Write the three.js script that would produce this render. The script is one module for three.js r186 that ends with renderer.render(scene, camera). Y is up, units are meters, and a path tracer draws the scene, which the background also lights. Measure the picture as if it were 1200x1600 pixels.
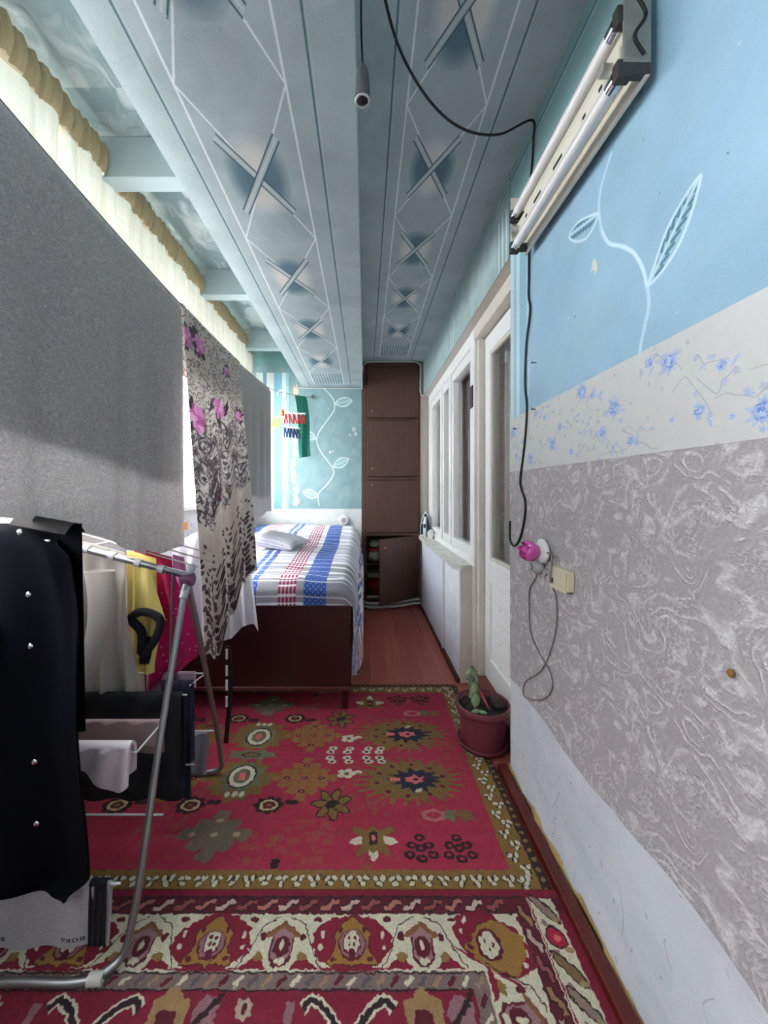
import * as THREE from 'three';
import { RoundedBoxGeometry } from 'three/addons/geometries/RoundedBoxGeometry.js';
import { RectAreaLightUniformsLib } from 'three/addons/lights/RectAreaLightUniformsLib.js';
import { mergeGeometries } from 'three/addons/utils/BufferGeometryUtils.js';

// ---------------------------------------------------------------- camera, sky, exposure
const scene = new THREE.Scene();
const camera = new THREE.PerspectiveCamera(106.26, 1200 / 1600, 0.05, 60);
camera.position.set(0, 1.25, 0);
camera.lookAt(0, 1.25, -1);
camera.setViewOffset(1200, 1600, 30, 32, 1200, 1600);
camera.updateProjectionMatrix();
const renderer = new THREE.WebGLRenderer();
renderer.toneMapping = THREE.LinearToneMapping;
renderer.toneMappingExposure = 1.0;
renderer.shadowMap.enabled = true;
scene.background = new THREE.Color(0.93, 0.97, 1.0);     // bright overcast sky
scene.backgroundIntensity = 13;
// the same daylight as it enters through the window band (opening 4.85 m by 1.54 m in the left wall)
RectAreaLightUniformsLib.init();
const daylight = new THREE.RectAreaLight(new THREE.Color(0.93, 0.97, 1.0), 3.2, 4.85, 1.54);
daylight.name = 'window_daylight'; daylight.position.set(-1.38, 1.945, -1.625); daylight.lookAt(5, 1.945, -1.625); scene.add(daylight);

// ---------------------------------------------------------------- helpers (x right, y up, d = distance in front of the camera)
let seed = 20240611;
const rnd = () => { seed = (seed + 0x6d2b79f5) | 0; let t = Math.imul(seed ^ (seed >>> 15), 1 | seed); t = (t + Math.imul(t ^ (t >>> 7), 61 | t)) ^ t; return ((t ^ (t >>> 14)) >>> 0) / 4294967296; };
const rr = (a, b) => a + (b - a) * rnd();
const V = (x, y, d) => new THREE.Vector3(x, y, -d);
const lerp = (a, b, t) => a + (b - a) * t;
const clamp = (x, a, b) => Math.min(b, Math.max(a, x));
const sm = (a, b, x) => { const t = clamp((x - a) / (b - a), 0, 1); return t * t * (3 - 2 * t); };
const TAU = Math.PI * 2;
function hash(x, y) { let h = Math.imul(x | 0, 374761393) + Math.imul(y | 0, 668265263); h = Math.imul(h ^ (h >>> 13), 1274126177); return ((h ^ (h >>> 16)) >>> 0) / 4294967296; }
function vnoise(x, y) { const i = Math.floor(x), j = Math.floor(y), f = x - i, g = y - j, u = f * f * (3 - 2 * f), v = g * g * (3 - 2 * g); return lerp(lerp(hash(i, j), hash(i + 1, j), u), lerp(hash(i, j + 1), hash(i + 1, j + 1), u), v); }
const fbm = (x, y, o = 4) => { let s = 0, a = 0.5, n = 0; for (let k = 0; k < o; k++) { s += a * vnoise(x, y); n += a; x = x * 2.03 + 17.1; y = y * 2.03 + 9.2; a *= 0.5; } return s / n; };

function norm(g) { const h = g.index ? g.toNonIndexed() : g; for (const k of Object.keys(h.attributes)) if (!['position', 'normal', 'uv'].includes(k)) h.deleteAttribute(k); return h; }
const used = new Map();
function numbered(name) { const n = used.get(name) ?? 0; used.set(name, n + 1); return n ? name + '_' + String(n).padStart(3, '0') : name; }
function mesh(name, geo, mat, parent) {
  const list = Array.isArray(geo) ? geo : [geo];
  const g = list.length > 1 ? mergeGeometries(list.map(norm)) : list[0];
  const m = new THREE.Mesh(g, mat); m.name = parent ? name : numbered(name); m.castShadow = m.receiveShadow = true;
  (parent ?? scene).add(m); return m;
}
function tag(o, label, category, group) { o.userData = { label, category }; if (group) o.userData.group = group; return o; }
function thing(name, label, category, group) { const o = new THREE.Group(); o.name = numbered(name); scene.add(o); return tag(o, label, category, group); }
function struct(name, geo, mat) { const o = geo ? mesh(name, geo, mat) : new THREE.Group(); if (!geo) { o.name = name; scene.add(o); } o.userData.kind = 'structure'; return o; }
function bx(x0, x1, y0, y1, d0, d1, r = 0) {
  const w = Math.abs(x1 - x0), h = Math.abs(y1 - y0), l = Math.abs(d1 - d0);
  const g = r ? new RoundedBoxGeometry(w, h, l, 2, Math.min(r, w / 2.01, h / 2.01, l / 2.01)) : new THREE.BoxGeometry(w, h, l);
  g.translate((x0 + x1) / 2, (y0 + y1) / 2, -(d0 + d1) / 2); return g;
}
function tube(pts, r, seg = 0, rad = 8, closed = false) { return new THREE.TubeGeometry(new THREE.CatmullRomCurve3(pts, closed, 'centripetal'), seg || Math.max(8, pts.length * 6), r, rad, closed); }
function rod(a, b, r, rad = 10, r2 = r) {
  const dir = b.clone().sub(a), L = dir.length(), g = new THREE.CylinderGeometry(r2, r, L, rad);
  g.applyQuaternion(new THREE.Quaternion().setFromUnitVectors(new THREE.Vector3(0, 1, 0), dir.normalize())); g.translate((a.x + b.x) / 2, (a.y + b.y) / 2, (a.z + b.z) / 2); return g;
}
function lathe(profile, x, y, d, seg = 40) { const g = new THREE.LatheGeometry(profile.map(([r, h]) => new THREE.Vector2(r, h)), seg); g.translate(x, y, -d); return g; }
function ball(x, y, d, r, sx = 1, sy = 1, sz = 1, n = 14) { const g = new THREE.SphereGeometry(r, n + 6, n); g.scale(sx, sy, sz); g.translate(x, y, -d); return g; }
// one sheet of cloth: f(u, v) -> Vector3, u across, v down
function sheet(nu, nv, f) {
  const p = [], uv = [], ix = [];
  for (let j = 0; j <= nv; j++) for (let i = 0; i <= nu; i++) { const q = f(i / nu, j / nv); p.push(q.x, q.y, q.z); uv.push(i / nu, 1 - j / nv); }
  for (let j = 0; j < nv; j++) for (let i = 0; i < nu; i++) { const a = j * (nu + 1) + i, b = a + nu + 1; ix.push(a, b, a + 1, b, b + 1, a + 1); }
  const g = new THREE.BufferGeometry(); g.setAttribute('position', new THREE.Float32BufferAttribute(p, 3)); g.setAttribute('uv', new THREE.Float32BufferAttribute(uv, 2)); g.setIndex(ix); g.computeVertexNormals(); return g;
}
// cloth with a real thickness t: two skins and a closed rim
function thick(nu, nv, f, t) {
  const a = sheet(nu, nv, f), n = a.attributes.normal, p = a.attributes.position, b = a.clone(), q = b.attributes.position, W = nu + 1;
  for (let i = 0; i < p.count; i++) q.setXYZ(i, p.getX(i) - n.getX(i) * t, p.getY(i) - n.getY(i) * t, p.getZ(i) - n.getZ(i) * t);
  const ib = b.index.array; for (let i = 0; i < ib.length; i += 3) { const s = ib[i]; ib[i] = ib[i + 1]; ib[i + 1] = s; } b.computeVertexNormals();
  const rim = []; for (let i = 0; i <= nu; i++) rim.push(i); for (let j = 1; j <= nv; j++) rim.push(j * W + nu); for (let i = nu - 1; i >= 0; i--) rim.push(nv * W + i); for (let j = nv - 1; j >= 0; j--) rim.push(j * W);
  const rp = [], ru = [], ri = []; rim.forEach((k) => { rp.push(p.getX(k), p.getY(k), p.getZ(k), q.getX(k), q.getY(k), q.getZ(k)); const u = a.attributes.uv.getX(k), v = a.attributes.uv.getY(k); ru.push(u, v, u, v); });
  for (let i = 0; i < rim.length - 1; i++) { const k = i * 2; ri.push(k, k + 2, k + 1, k + 1, k + 2, k + 3); }
  const c = new THREE.BufferGeometry(); c.setAttribute('position', new THREE.Float32BufferAttribute(rp, 3)); c.setAttribute('uv', new THREE.Float32BufferAttribute(ru, 2)); c.setIndex(ri); c.computeVertexNormals();
  return mergeGeometries([norm(a), norm(b), norm(c)]);
}
// flat slab: front face o, o+eu, o+eu+ev carries uv 0..1; t thick behind it
function slab(o, eu, ev, t) {
  const n = new THREE.Vector3().crossVectors(eu, ev).normalize().multiplyScalar(-t);
  const c = [o, o.clone().add(eu), o.clone().add(eu).add(ev), o.clone().add(ev)], b = c.map((q) => q.clone().add(n)), uv = [[0, 0], [1, 0], [1, 1], [0, 1]];
  const p = [], t2 = [], ix = []; let k = 0;
  const face = (q, w) => { q.forEach((v, i) => { p.push(v.x, v.y, v.z); t2.push(...w[i]); }); ix.push(k, k + 1, k + 2, k, k + 2, k + 3); k += 4; };
  face(c, uv); face([b[1], b[0], b[3], b[2]], [uv[1], uv[0], uv[3], uv[2]]);
  for (let i = 0; i < 4; i++) { const j = (i + 1) % 4; face([c[j], c[i], b[i], b[j]], [uv[j], uv[i], uv[i], uv[j]]); }
  const g = new THREE.BufferGeometry(); g.setAttribute('position', new THREE.Float32BufferAttribute(p, 3)); g.setAttribute('uv', new THREE.Float32BufferAttribute(t2, 2)); g.setIndex(ix);
  const h = g.toNonIndexed(); h.computeVertexNormals(); return h;
}
function canvas(w, h, draw, srgb = true) {
  const c = document.createElement('canvas'); c.width = w; c.height = h; const x = c.getContext('2d'); draw(x, w, h);
  const t = new THREE.CanvasTexture(c); if (srgb) t.colorSpace = THREE.SRGBColorSpace; t.wrapS = t.wrapT = THREE.RepeatWrapping; return t;
}
// grain: multiplies every pixel by 1 +- a with fine and coarse noise
function grain(x, w, h, a, scale = 60, fine = 0.5) {
  const im = x.getImageData(0, 0, w, h), d = im.data;
  for (let j = 0; j < h; j++) for (let i = 0; i < w; i++) {
    const m = 1 + a * ((fbm(i / scale, j / scale, 3) - 0.5) * 2 * (1 - fine) + (hash(i, j) - 0.5) * 2 * fine), k = (j * w + i) * 4;
    d[k] *= m; d[k + 1] *= m; d[k + 2] *= m;
  }
  x.putImageData(im, 0, 0);
}
function path(x, pts, close) { x.beginPath(); pts.forEach(([a, b], i) => (i ? x.lineTo(a, b) : x.moveTo(a, b))); if (close) x.closePath(); }
function curve(x, pts, close) {
  x.beginPath(); const n = pts.length, P = (i) => (close ? pts[(i + n) % n] : pts[clamp(i, 0, n - 1)]);
  x.moveTo(...pts[0]);
  for (let i = 0; i < (close ? n : n - 1); i++) { const [a, b, c, e] = [P(i - 1), P(i), P(i + 1), P(i + 2)]; x.bezierCurveTo(b[0] + (c[0] - a[0]) / 6, b[1] + (c[1] - a[1]) / 6, c[0] - (e[0] - b[0]) / 6, c[1] - (e[1] - b[1]) / 6, c[0], c[1]); }
  if (close) x.closePath();
}
const S = (color, roughness = 0.7, o = {}) => new THREE.MeshPhysicalMaterial({ color, roughness, side: THREE.DoubleSide, ...o });
const jitter = (x, w, h, amp, scale) => { const s = x.getImageData(0, 0, w, h), t = x.createImageData(w, h), a = new Uint32Array(s.data.buffer), b = new Uint32Array(t.data.buffer); for (let j = 0; j < h; j++) for (let i = 0; i < w; i++) { const u = clamp(Math.round(i + (vnoise(i / scale, j / scale) - 0.5) * 2 * amp + (hash(i, j) - 0.5) * amp * 0.5), 0, w - 1), v = clamp(Math.round(j + (vnoise(i / scale + 77, j / scale + 31) - 0.5) * 2 * amp + (hash(j, i) - 0.5) * amp * 0.5), 0, h - 1); b[j * w + i] = a[v * w + u]; } x.putImageData(t, 0, 0); };
const C = (r, g, b) => `rgb(${r},${g},${b})`;

// ---------------------------------------------------------------- plain materials
const M = {
  white: S(C(222, 222, 220), 0.45), oldWhite: S(C(205, 200, 192), 0.6), greyWhite: S(C(196, 193, 187), 0.65),
  plaster: S(C(178, 188, 190), 0.85), aqua: S(C(172, 188, 190), 0.8), dim: S(C(120, 118, 115), 0.9),
  steel: S(C(150, 150, 152), 0.35, { metalness: 0.85 }), chrome: S(C(215, 215, 218), 0.15, { metalness: 1 }), wire: S(C(205, 205, 205), 0.4),
  black: S(C(18, 18, 22), 0.6), blackCable: S(C(16, 16, 18), 0.55), greyCable: S(C(120, 116, 112), 0.6), whiteCable: S(C(205, 205, 202), 0.5),
  glass: S(C(255, 255, 255), 0.03, { transmission: 1, thickness: 0, ior: 1.5 }),
  rope: S(C(110, 120, 112), 0.8), purple: S(C(96, 52, 84), 0.5),
};

// ================================================================ THE SHELL
const X_R = 0.645, X_L = -1.25, D_END = 4.2, D_BACK = -1.1, Y_C = 2.67, Y_S = 2.39, Y_REC = 2.88;

// ---- floor: painted boards running away from the camera
const floorTex = canvas(256, 1024, (x, w, h) => {
  x.fillStyle = C(178, 98, 82); x.fillRect(0, 0, w, h);
  for (let i = 0; i < 240; i++) { x.strokeStyle = `rgba(${rnd() < 0.5 ? '140,70,58' : '198,124,106'},${rr(0.05, 0.22)})`; x.lineWidth = rr(0.5, 2); const a = rr(0, w), b = rr(0, h); x.beginPath(); x.moveTo(a, b); x.lineTo(a + rr(-3, 3), b + rr(40, 240)); x.stroke(); }
  grain(x, w, h, 0.12, 40);
});
const floorMats = [C(255, 255, 255), C(240, 234, 232), C(250, 240, 238)].map((c) => S(c, 0.36, { map: floorTex }));
const floor = struct('floor');
mesh('subfloor', bx(X_L - 0.2, 0.95, -0.2, -0.03, D_BACK - 0.15, D_END + 0.4), M.dim, floor);
{
  const w = 0.117;
  for (let i = 0, x0 = X_L; x0 < 0.9; i++, x0 += w) mesh('plank', bx(x0 + 0.0003, Math.min(x0 + w - 0.0003, 0.9), -0.03, -0.0004 * (i % 3), D_BACK, D_END + 0.35, 0.0008), floorMats[i % 3], floor);
}

// ---- ceiling: high strip by the windows with cross beams, low soffit, niche ceiling on the right
const paintBase = (x, w, h, c) => {
  x.fillStyle = c; x.fillRect(0, 0, w, h);
  for (let i = 0; i < 260; i++) { x.fillStyle = `rgba(${rnd() < 0.5 ? '130,150,154' : '182,198,198'},${rr(0.03, 0.1)})`; x.beginPath(); x.ellipse(rr(0, w), rr(0, h), rr(6, 70), rr(6, 70), rr(0, 3), 0, TAU); x.fill(); }
};
function crossMotif(x, cx, cy, a, b, flip) {
  // sprayed decorative cross: pale pigment in two opposite quarters, blue-grey pigment in the others, fine lines round the arms
  x.save(); x.translate(cx, cy); x.scale(1, b / a);
  const quarter = (q, col) => {
    const g = x.createRadialGradient(0, 0, 0, 0, 0, a * 1.12), c0 = (o) => col + o + ')'; g.addColorStop(0, c0(1)); g.addColorStop(0.6, c0(0.8)); g.addColorStop(1, c0(0));
    x.save(); x.rotate(q * Math.PI / 2); x.fillStyle = g; path(x, [[0, 0], [a * 1.05, -a * 0.98], [a * 1.05, a * 0.98]], true); x.fill(); x.restore();
  };
  for (let q = 0; q < 4; q++) quarter(q, (q % 2 === 0) === flip ? 'rgba(226,222,216,' : 'rgba(74,108,124,');
  x.lineCap = 'butt';
  for (const s of [-1, 1]) {
    x.save(); x.rotate(s * Math.PI / 4); const L = a * 1.34;
    x.fillStyle = 'rgb(180,196,197)'; x.fillRect(-L, -a * 0.085, 2 * L, a * 0.17);
    x.fillStyle = 'rgb(66,92,106)'; x.fillRect(-L, -a * 0.125, 2 * L, a * 0.04); x.fillRect(-L, a * 0.085, 2 * L, a * 0.04);
    x.fillStyle = 'rgb(206,212,210)'; x.fillRect(-L, -a * 0.02, 2 * L, a * 0.04);
    x.restore();
  }
  x.restore();
}
// strip of ceiling: x from x0..x1, d from d0..d1; canvas x = across, canvas y down = nearer
function ceilingTex(x0, x1, d0, d1, base, rails, darks, centre, firstD, step, half, aw, bw, hatch) {
  const H = 2048, s = H / (d1 - d0), W = Math.round((x1 - x0) * s);
  return canvas(W, H, (x) => {
    paintBase(x, W, H, base);
    const X = (v) => (v - x0) * s, Y = (d) => (d1 - d) * s;
    x.strokeStyle = 'rgba(232,238,236,0.95)'; x.lineWidth = 0.007 * s;
    for (const r of rails) { path(x, [[X(r), Y(d0)], [X(r), Y(hatch[1] + 0.02)]]); x.stroke(); }
    for (const r of darks) { x.strokeStyle = 'rgba(70,102,112,0.9)'; x.lineWidth = 0.006 * s; path(x, [[X(r), Y(d0)], [X(r), Y(d1 - 0.05)]]); x.stroke(); x.strokeStyle = 'rgba(190,206,206,0.5)'; x.lineWidth = 0.004 * s; path(x, [[X(r) + 0.008 * s, Y(d0)], [X(r) + 0.008 * s, Y(d1 - 0.05)]]); x.stroke(); }
    for (let k = -1, d = firstD - step; d < hatch[0] + 0.1; d += step, k++) {
      x.strokeStyle = 'rgba(232,238,236,0.95)'; x.lineWidth = 0.006 * s;
      for (const f of [0, 1]) { path(x, [[X(rails[f]), Y(d - step / 2)], [X(rails[1 - f]), Y(d + step / 2)]]); x.stroke(); }
      crossMotif(x, X(centre), Y(d), aw * s, bw * s, k % 3 !== 0);
    }
    x.lineWidth = 0.007 * s;
    for (let k = 0; k <= 10; k++) { const v = lerp(rails[0] + 0.02, rails[1] - 0.02, k / 10); x.strokeStyle = 'rgba(76,108,118,0.9)'; path(x, [[X(v), Y(hatch[0])], [X(v), Y(hatch[1])]]); x.stroke(); }
    x.strokeStyle = 'rgba(80,112,122,0.8)'; for (const d of [hatch[1] + 0.06]) { path(x, [[X(darks[0]), Y(d)], [X(darks[1]), Y(d)]]); x.stroke(); }
    for (let i = 0; i < 90; i++) { x.fillStyle = `rgba(${rnd() < 0.6 ? '216,222,220' : '70,90,95'},${rr(0.3, 0.8)})`; x.beginPath(); x.ellipse(rr(0, W), rr(0, H), rr(0.6, 2.5), rr(0.6, 2), 0, 0, TAU); x.fill(); }
    grain(x, W, H, 0.09, 80, 0.35);
  });
}
const AQUA = C(172, 188, 190), ceiling = struct('ceiling');
const sofTex = ceilingTex(-0.684, -0.025, 0.7, D_END, AQUA, [-0.535, -0.221], [-0.592, -0.148], -0.385, 1.402, 0.655, 0, 0.105, 0.175, [3.72, 4.06]);
const nicTex = ceilingTex(-0.025, X_R, 0.9, D_END, AQUA, [0.155, 0.448], [0.098, 0.5], 0.295, 1.694, 0.566, 0, 0.095, 0.16, [3.72, 4.02]);
mesh('soffit_panel', slab(V(-0.684, Y_S, 0.7), V(0.659, 0, 0), V(0, 0, D_END - 0.7), -0.02), S(C(255, 255, 255), 0.75, { map: sofTex }), ceiling);
mesh('niche_panel', slab(V(-0.025, Y_C, 0.9), V(X_R + 0.025, 0, 0), V(0, 0, D_END - 0.9), -0.02), S(C(255, 255, 255), 0.75, { map: nicTex }), ceiling);
mesh('soffit_core', [bx(-0.684, -0.025, Y_S + 0.02, Y_REC + 0.1, 0.7, D_END), bx(-0.684, -0.025, Y_S, Y_REC + 0.1, D_BACK, 0.7)], M.aqua, ceiling);
mesh('niche_slab', [bx(-0.025, 0.95, Y_C + 0.02, Y_REC + 0.1, 0.9, D_END + 0.4), bx(-0.025, 0.95, Y_C, Y_REC + 0.1, D_BACK - 0.15, 0.9)], M.aqua, ceiling);
const recTex = canvas(512, 1024, (x, w, h) => {
  x.fillStyle = C(158, 186, 188); x.fillRect(0, 0, w, h);
  const im = x.getImageData(0, 0, w, h), d = im.data;      // marbled paint
  for (let j = 0; j < h; j++) for (let i = 0; i < w; i++) { const q = fbm(i / 70 + 3 * fbm(i / 50, j / 50, 2), j / 110, 5), t = clamp((q - 0.38) * 4, 0, 1), k = (j * w + i) * 4; d[k] = lerp(134, 196, t); d[k + 1] = lerp(156, 208, t); d[k + 2] = lerp(158, 208, t); }
  x.putImageData(im, 0, 0);
});
recTex.repeat.set(1, 2);
mesh('window_strip_panel', slab(V(X_L - 0.15, Y_REC, D_END), V(0.73, 0, 0), V(0, 0, -(D_END - D_BACK)), 0.1), S(C(255, 255, 255), 0.7, { map: recTex }), ceiling);
for (const d of [0.66, 1.76, 2.81, 3.86]) mesh('cross_beam', bx(X_L, -0.684, 2.69, Y_REC, d, d + 0.09, 0.006), M.aqua, ceiling);

// ---- right wall: painted blue above, whitewashed below, two kinds of wallpaper between
const wallPaint = canvas(2048, 2048, (x, w, h) => {
  const L = 1.70 - D_BACK, sx = w / L, sy = h / Y_C, X = (d) => (1.70 - d) * sx, Y = (y) => (Y_C - y) * sy;
  x.fillStyle = C(150, 186, 210); x.fillRect(0, 0, w, h);
  for (let i = 0; i < 500; i++) { x.fillStyle = `rgba(${['138,174,200', '162,194,212', '148,180,194', '156,188,196'][i & 3]},${rr(0.03, 0.12)})`; x.beginPath(); x.ellipse(rr(0, w), rr(0, Y(1.3)), rr(20, 160), rr(20, 120), rr(0, 3), 0, TAU); x.fill(); }
  // plaster bands along the top
  x.fillStyle = C(146, 182, 184); x.fillRect(0, 0, w, Y(2.44));
  for (const y of [2.62, 2.46]) { x.fillStyle = C(78, 116, 126); x.fillRect(0, Y(y), w, 5); x.fillStyle = C(196, 212, 210); x.fillRect(0, Y(y) + 10, w, 4); }
  // pale upright bands beside the door
  for (const [d0, d1, c] of [[1.70, 1.66, C(186, 210, 220)], [1.66, 1.635, C(150, 186, 202)], [1.635, 1.60, C(190, 214, 224)], [1.60, 1.54, C(140, 184, 202)], [1.53, 1.505, C(182, 208, 220)]]) { x.fillStyle = c; x.fillRect(X(d0), Y(2.4), (d0 - d1) * sx, Y(1.5) - Y(2.4)); }
  // painted vine with leaves
  const vine = [[1.005, 2.135], [1.048, 2.081], [1.058, 2.027], [1.043, 1.955], [1.014, 1.906], [0.961, 1.863], [0.921, 1.822], [0.892, 1.769], [0.878, 1.72], [0.872, 1.671], [0.885, 1.631], [0.898, 1.59], [0.9, 1.56]].map(([d, y]) => [X(d), Y(y)]);
  x.lineCap = 'round'; x.strokeStyle = 'rgba(188,216,232,0.95)'; x.lineWidth = 8; curve(x, vine); x.stroke();
  x.strokeStyle = 'rgba(214,232,242,0.8)'; x.lineWidth = 5; curve(x, vine.slice(3, 9)); x.stroke();
  const leaf = (pts, n) => {
    const p = pts.map(([d, y]) => [X(d), Y(y)]); curve(x, p, true); x.fillStyle = 'rgba(150,186,200,0.6)'; x.fill(); x.save(); x.clip();
    const [a, b] = [p[0], p[n]]; x.strokeStyle = 'rgba(66,110,130,0.85)'; x.lineWidth = 6;
    for (let k = 1; k < 9; k++) for (const s of [-1, 1]) { const t = k / 9, cx = lerp(a[0], b[0], t), cy = lerp(a[1], b[1], t), vx = b[0] - a[0], vy = b[1] - a[1], m = Math.hypot(vx, vy), q = 13; path(x, [[cx - s * vy / m * q * 0.5, cy + s * vx / m * q * 0.5], [cx - s * vy / m * q + vx / m * 14, cy + s * vx / m * q + vy / m * 14]]); x.stroke(); }
    x.restore(); x.strokeStyle = 'rgba(202,226,236,0.95)'; x.lineWidth = 6; curve(x, p, true); x.stroke(); x.lineWidth = 3.5; path(x, [a, b]); x.stroke();
  };
  leaf([[1.063, 2.018], [1.106, 2.042], [1.164, 2.064], [1.212, 2.057], [1.176, 2.016], [1.123, 1.989], [1.084, 1.995]], 3);
  leaf([[0.872, 1.72], [0.851, 1.76], [0.825, 1.803], [0.79, 1.834], [0.74, 1.858], [0.747, 1.825], [0.763, 1.792], [0.79, 1.756], [0.831, 1.729]], 4);
  x.fillStyle = C(214, 210, 200); path(x, [[1.079, 1.907], [1.09, 1.9], [1.088, 1.886], [1.098, 1.878], [1.08, 1.872], [1.076, 1.858], [1.063, 1.866], [1.068, 1.886]].map(([d, y]) => [X(d), Y(y)]), true); x.fill();
  for (let i = 0; i < 60; i++) { x.fillStyle = `rgba(${rnd() < 0.6 ? '60,90,108' : '206,222,230'},${rr(0.3, 0.8)})`; x.beginPath(); x.ellipse(rr(0, w), rr(Y(2.3), Y(1.62)), rr(1, 4), rr(1, 3), rr(0, 3), 0, TAU); x.fill(); }
  // limewashed plaster at the bottom, scuffed and cracked
  x.fillStyle = C(206, 210, 218); x.fillRect(0, Y(0.75), w, h);
  for (let i = 0; i < 220; i++) { x.fillStyle = `rgba(${['186,194,206', '220,222,226', '196,198,202', '176,190,206'][i & 3]},${rr(0.05, 0.25)})`; x.beginPath(); x.ellipse(rr(0, w), rr(Y(0.5), h), rr(10, 110), rr(6, 60), rr(-0.6, 0.6), 0, TAU); x.fill(); }
  for (let i = 0; i < 34; i++) { let a = rr(0, w), b = rr(Y(0.45), h - 20); x.strokeStyle = `rgba(110,112,112,${rr(0.25, 0.6)})`; x.lineWidth = rr(0.8, 2); x.beginPath(); x.moveTo(a, b); for (let k = 0; k < rr(2, 9); k++) { a += rr(-12, 12); b += rr(6, 24); x.lineTo(a, b); } x.stroke(); }
  for (let i = 0; i < 120; i++) { x.fillStyle = `rgba(116,114,110,${rr(0.2, 0.6)})`; x.beginPath(); x.ellipse(rr(0, w), rr(Y(0.45), h), rr(0.8, 4), rr(1, 7), rr(-0.6, 0.6), 0, TAU); x.fill(); }
  grain(x, w, h, 0.07, 90, 0.4);
});
const wallR = struct('wall_right');
mesh('painted_plaster', slab(V(X_R, 0, 1.70), V(0, 0, -(1.70 - D_BACK)).setZ(1.70 - D_BACK), V(0, Y_C, 0).setZ(0), 0.02), S(C(255, 255, 255), 0.62, { map: wallPaint }), wallR);
mesh('masonry', [bx(X_R + 0.02, 0.95, 0, Y_C + 0.1, D_BACK - 0.15, 1.70), bx(X_R, 0.95, 2.29, Y_C + 0.1, 1.70, D_END + 0.4), bx(0.70, 0.95, 0, 2.29, D_END - 0.02, D_END + 0.4)], M.oldWhite, wallR);
// upper wall over window and door (aqua, painted bands)
const lintelTex = canvas(2048, 320, (x, w, h) => {
  paintBase(x, w, h, C(160, 180, 178)); const s = w / 2.5, X = (d) => (D_END - d) * s, Y = (y) => (Y_C - y) * s * 0.95;
  for (const y of [2.635, 2.60]) { x.fillStyle = C(84, 122, 128); x.fillRect(0, Y(y), w, 4); x.fillStyle = C(194, 212, 208); x.fillRect(0, Y(y) + 7, w, 4); }
  for (const c of [2.95, 1.86]) for (let k = 0; k < 4; k++) { const d = c - k * 0.05; x.fillStyle = C(84, 128, 138); x.fillRect(X(d), Y(2.52), 8, h); x.fillStyle = C(206, 218, 216); x.fillRect(X(d) + 9, Y(2.52), 11, h); }
  grain(x, w, h, 0.1, 60, 0.3);
});
mesh('lintel_paint', slab(V(X_R - 0.004, 2.29, D_END), V(0, 0, 0).setZ(D_END - 1.70), V(0, Y_C - 2.29, 0).setZ(0), 0.004), S(C(255, 255, 255), 0.7, { map: lintelTex }), wallR);

// embossed wallpaper: raised curls on a grey stippled ground
const T = 1024;
const pn = (x, y, P) => { const i = Math.floor(x), j = Math.floor(y), f = x - i, g = y - j, u = f * f * (3 - 2 * f), v = g * g * (3 - 2 * g), m = (n) => ((n % P) + P) % P; return lerp(lerp(hash(m(i), m(j)), hash(m(i + 1), m(j)), u), lerp(hash(m(i), m(j + 1)), hash(m(i + 1), m(j + 1)), u), v); };
const embField = (() => { // raised curling bands of short hatching on a stippled ground, tiling
  const F = new Float32Array(T * T);
  for (let j = 0; j < T; j++) for (let i = 0; i < T; i++) {
    const u = i / T, v = j / T, wx = pn(u * 7, v * 7, 7) - 0.5, wy = pn(u * 7 + 3.3, v * 7 + 5.1, 7) - 0.5;
    const f = pn((u + wx * 0.1) * 9 + 40, (v * 0.85 + wy * 0.1 + 0.15 * v) * 9 + 40, 9) + 0.35 * pn(u * 18 + wx * 2, v * 18 + wy * 2, 18);
    const band = Math.abs(((f * 3.1) % 1) - 0.5) * 2, line = sm(0.45, 0.95, band) * sm(0.1, 0.42, pn(u * 22 + 3, v * 22 + 8, 22)), n1 = pn(u * 128 + v * 60 + wx * 4, v * 64, 128), n2 = pn((u - v) * 96 + 9, v * 192, 192), n3 = pn(u * 256, v * 256, 256), ridge = sm(0.35, 0.7, n1 * 0.55 + n2 * 0.45);
    F[j * T + i] = clamp(0.2 + line * (0.46 + 0.36 * ridge) + (1 - line) * 0.44 * ridge * (0.3 + 0.7 * sm(0.3, 0.7, pn(u * 14 + 5, v * 14 + 5, 14))) + 0.12 * (n3 - 0.5), 0, 1);
  }
  return F;
})();
function embossed(lo, hi, srgb) {
  return canvas(T, T, (x) => { const im = x.createImageData(T, T), d = im.data; for (let k = 0; k < T * T; k++) for (let q = 0; q < 4; q++) d[k * 4 + q] = q === 3 ? 255 : lerp(lo[q], hi[q], embField[k]); x.putImageData(im, 0, 0); }, srgb);
}
const embMap = embossed([150, 144, 146], [206, 202, 204], true), embBump = embossed([0, 0, 0], [255, 255, 255], false);
const embMat = S(C(255, 255, 255), 0.72, { map: embMap, bumpMap: embBump, bumpScale: 0.0032 });
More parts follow.
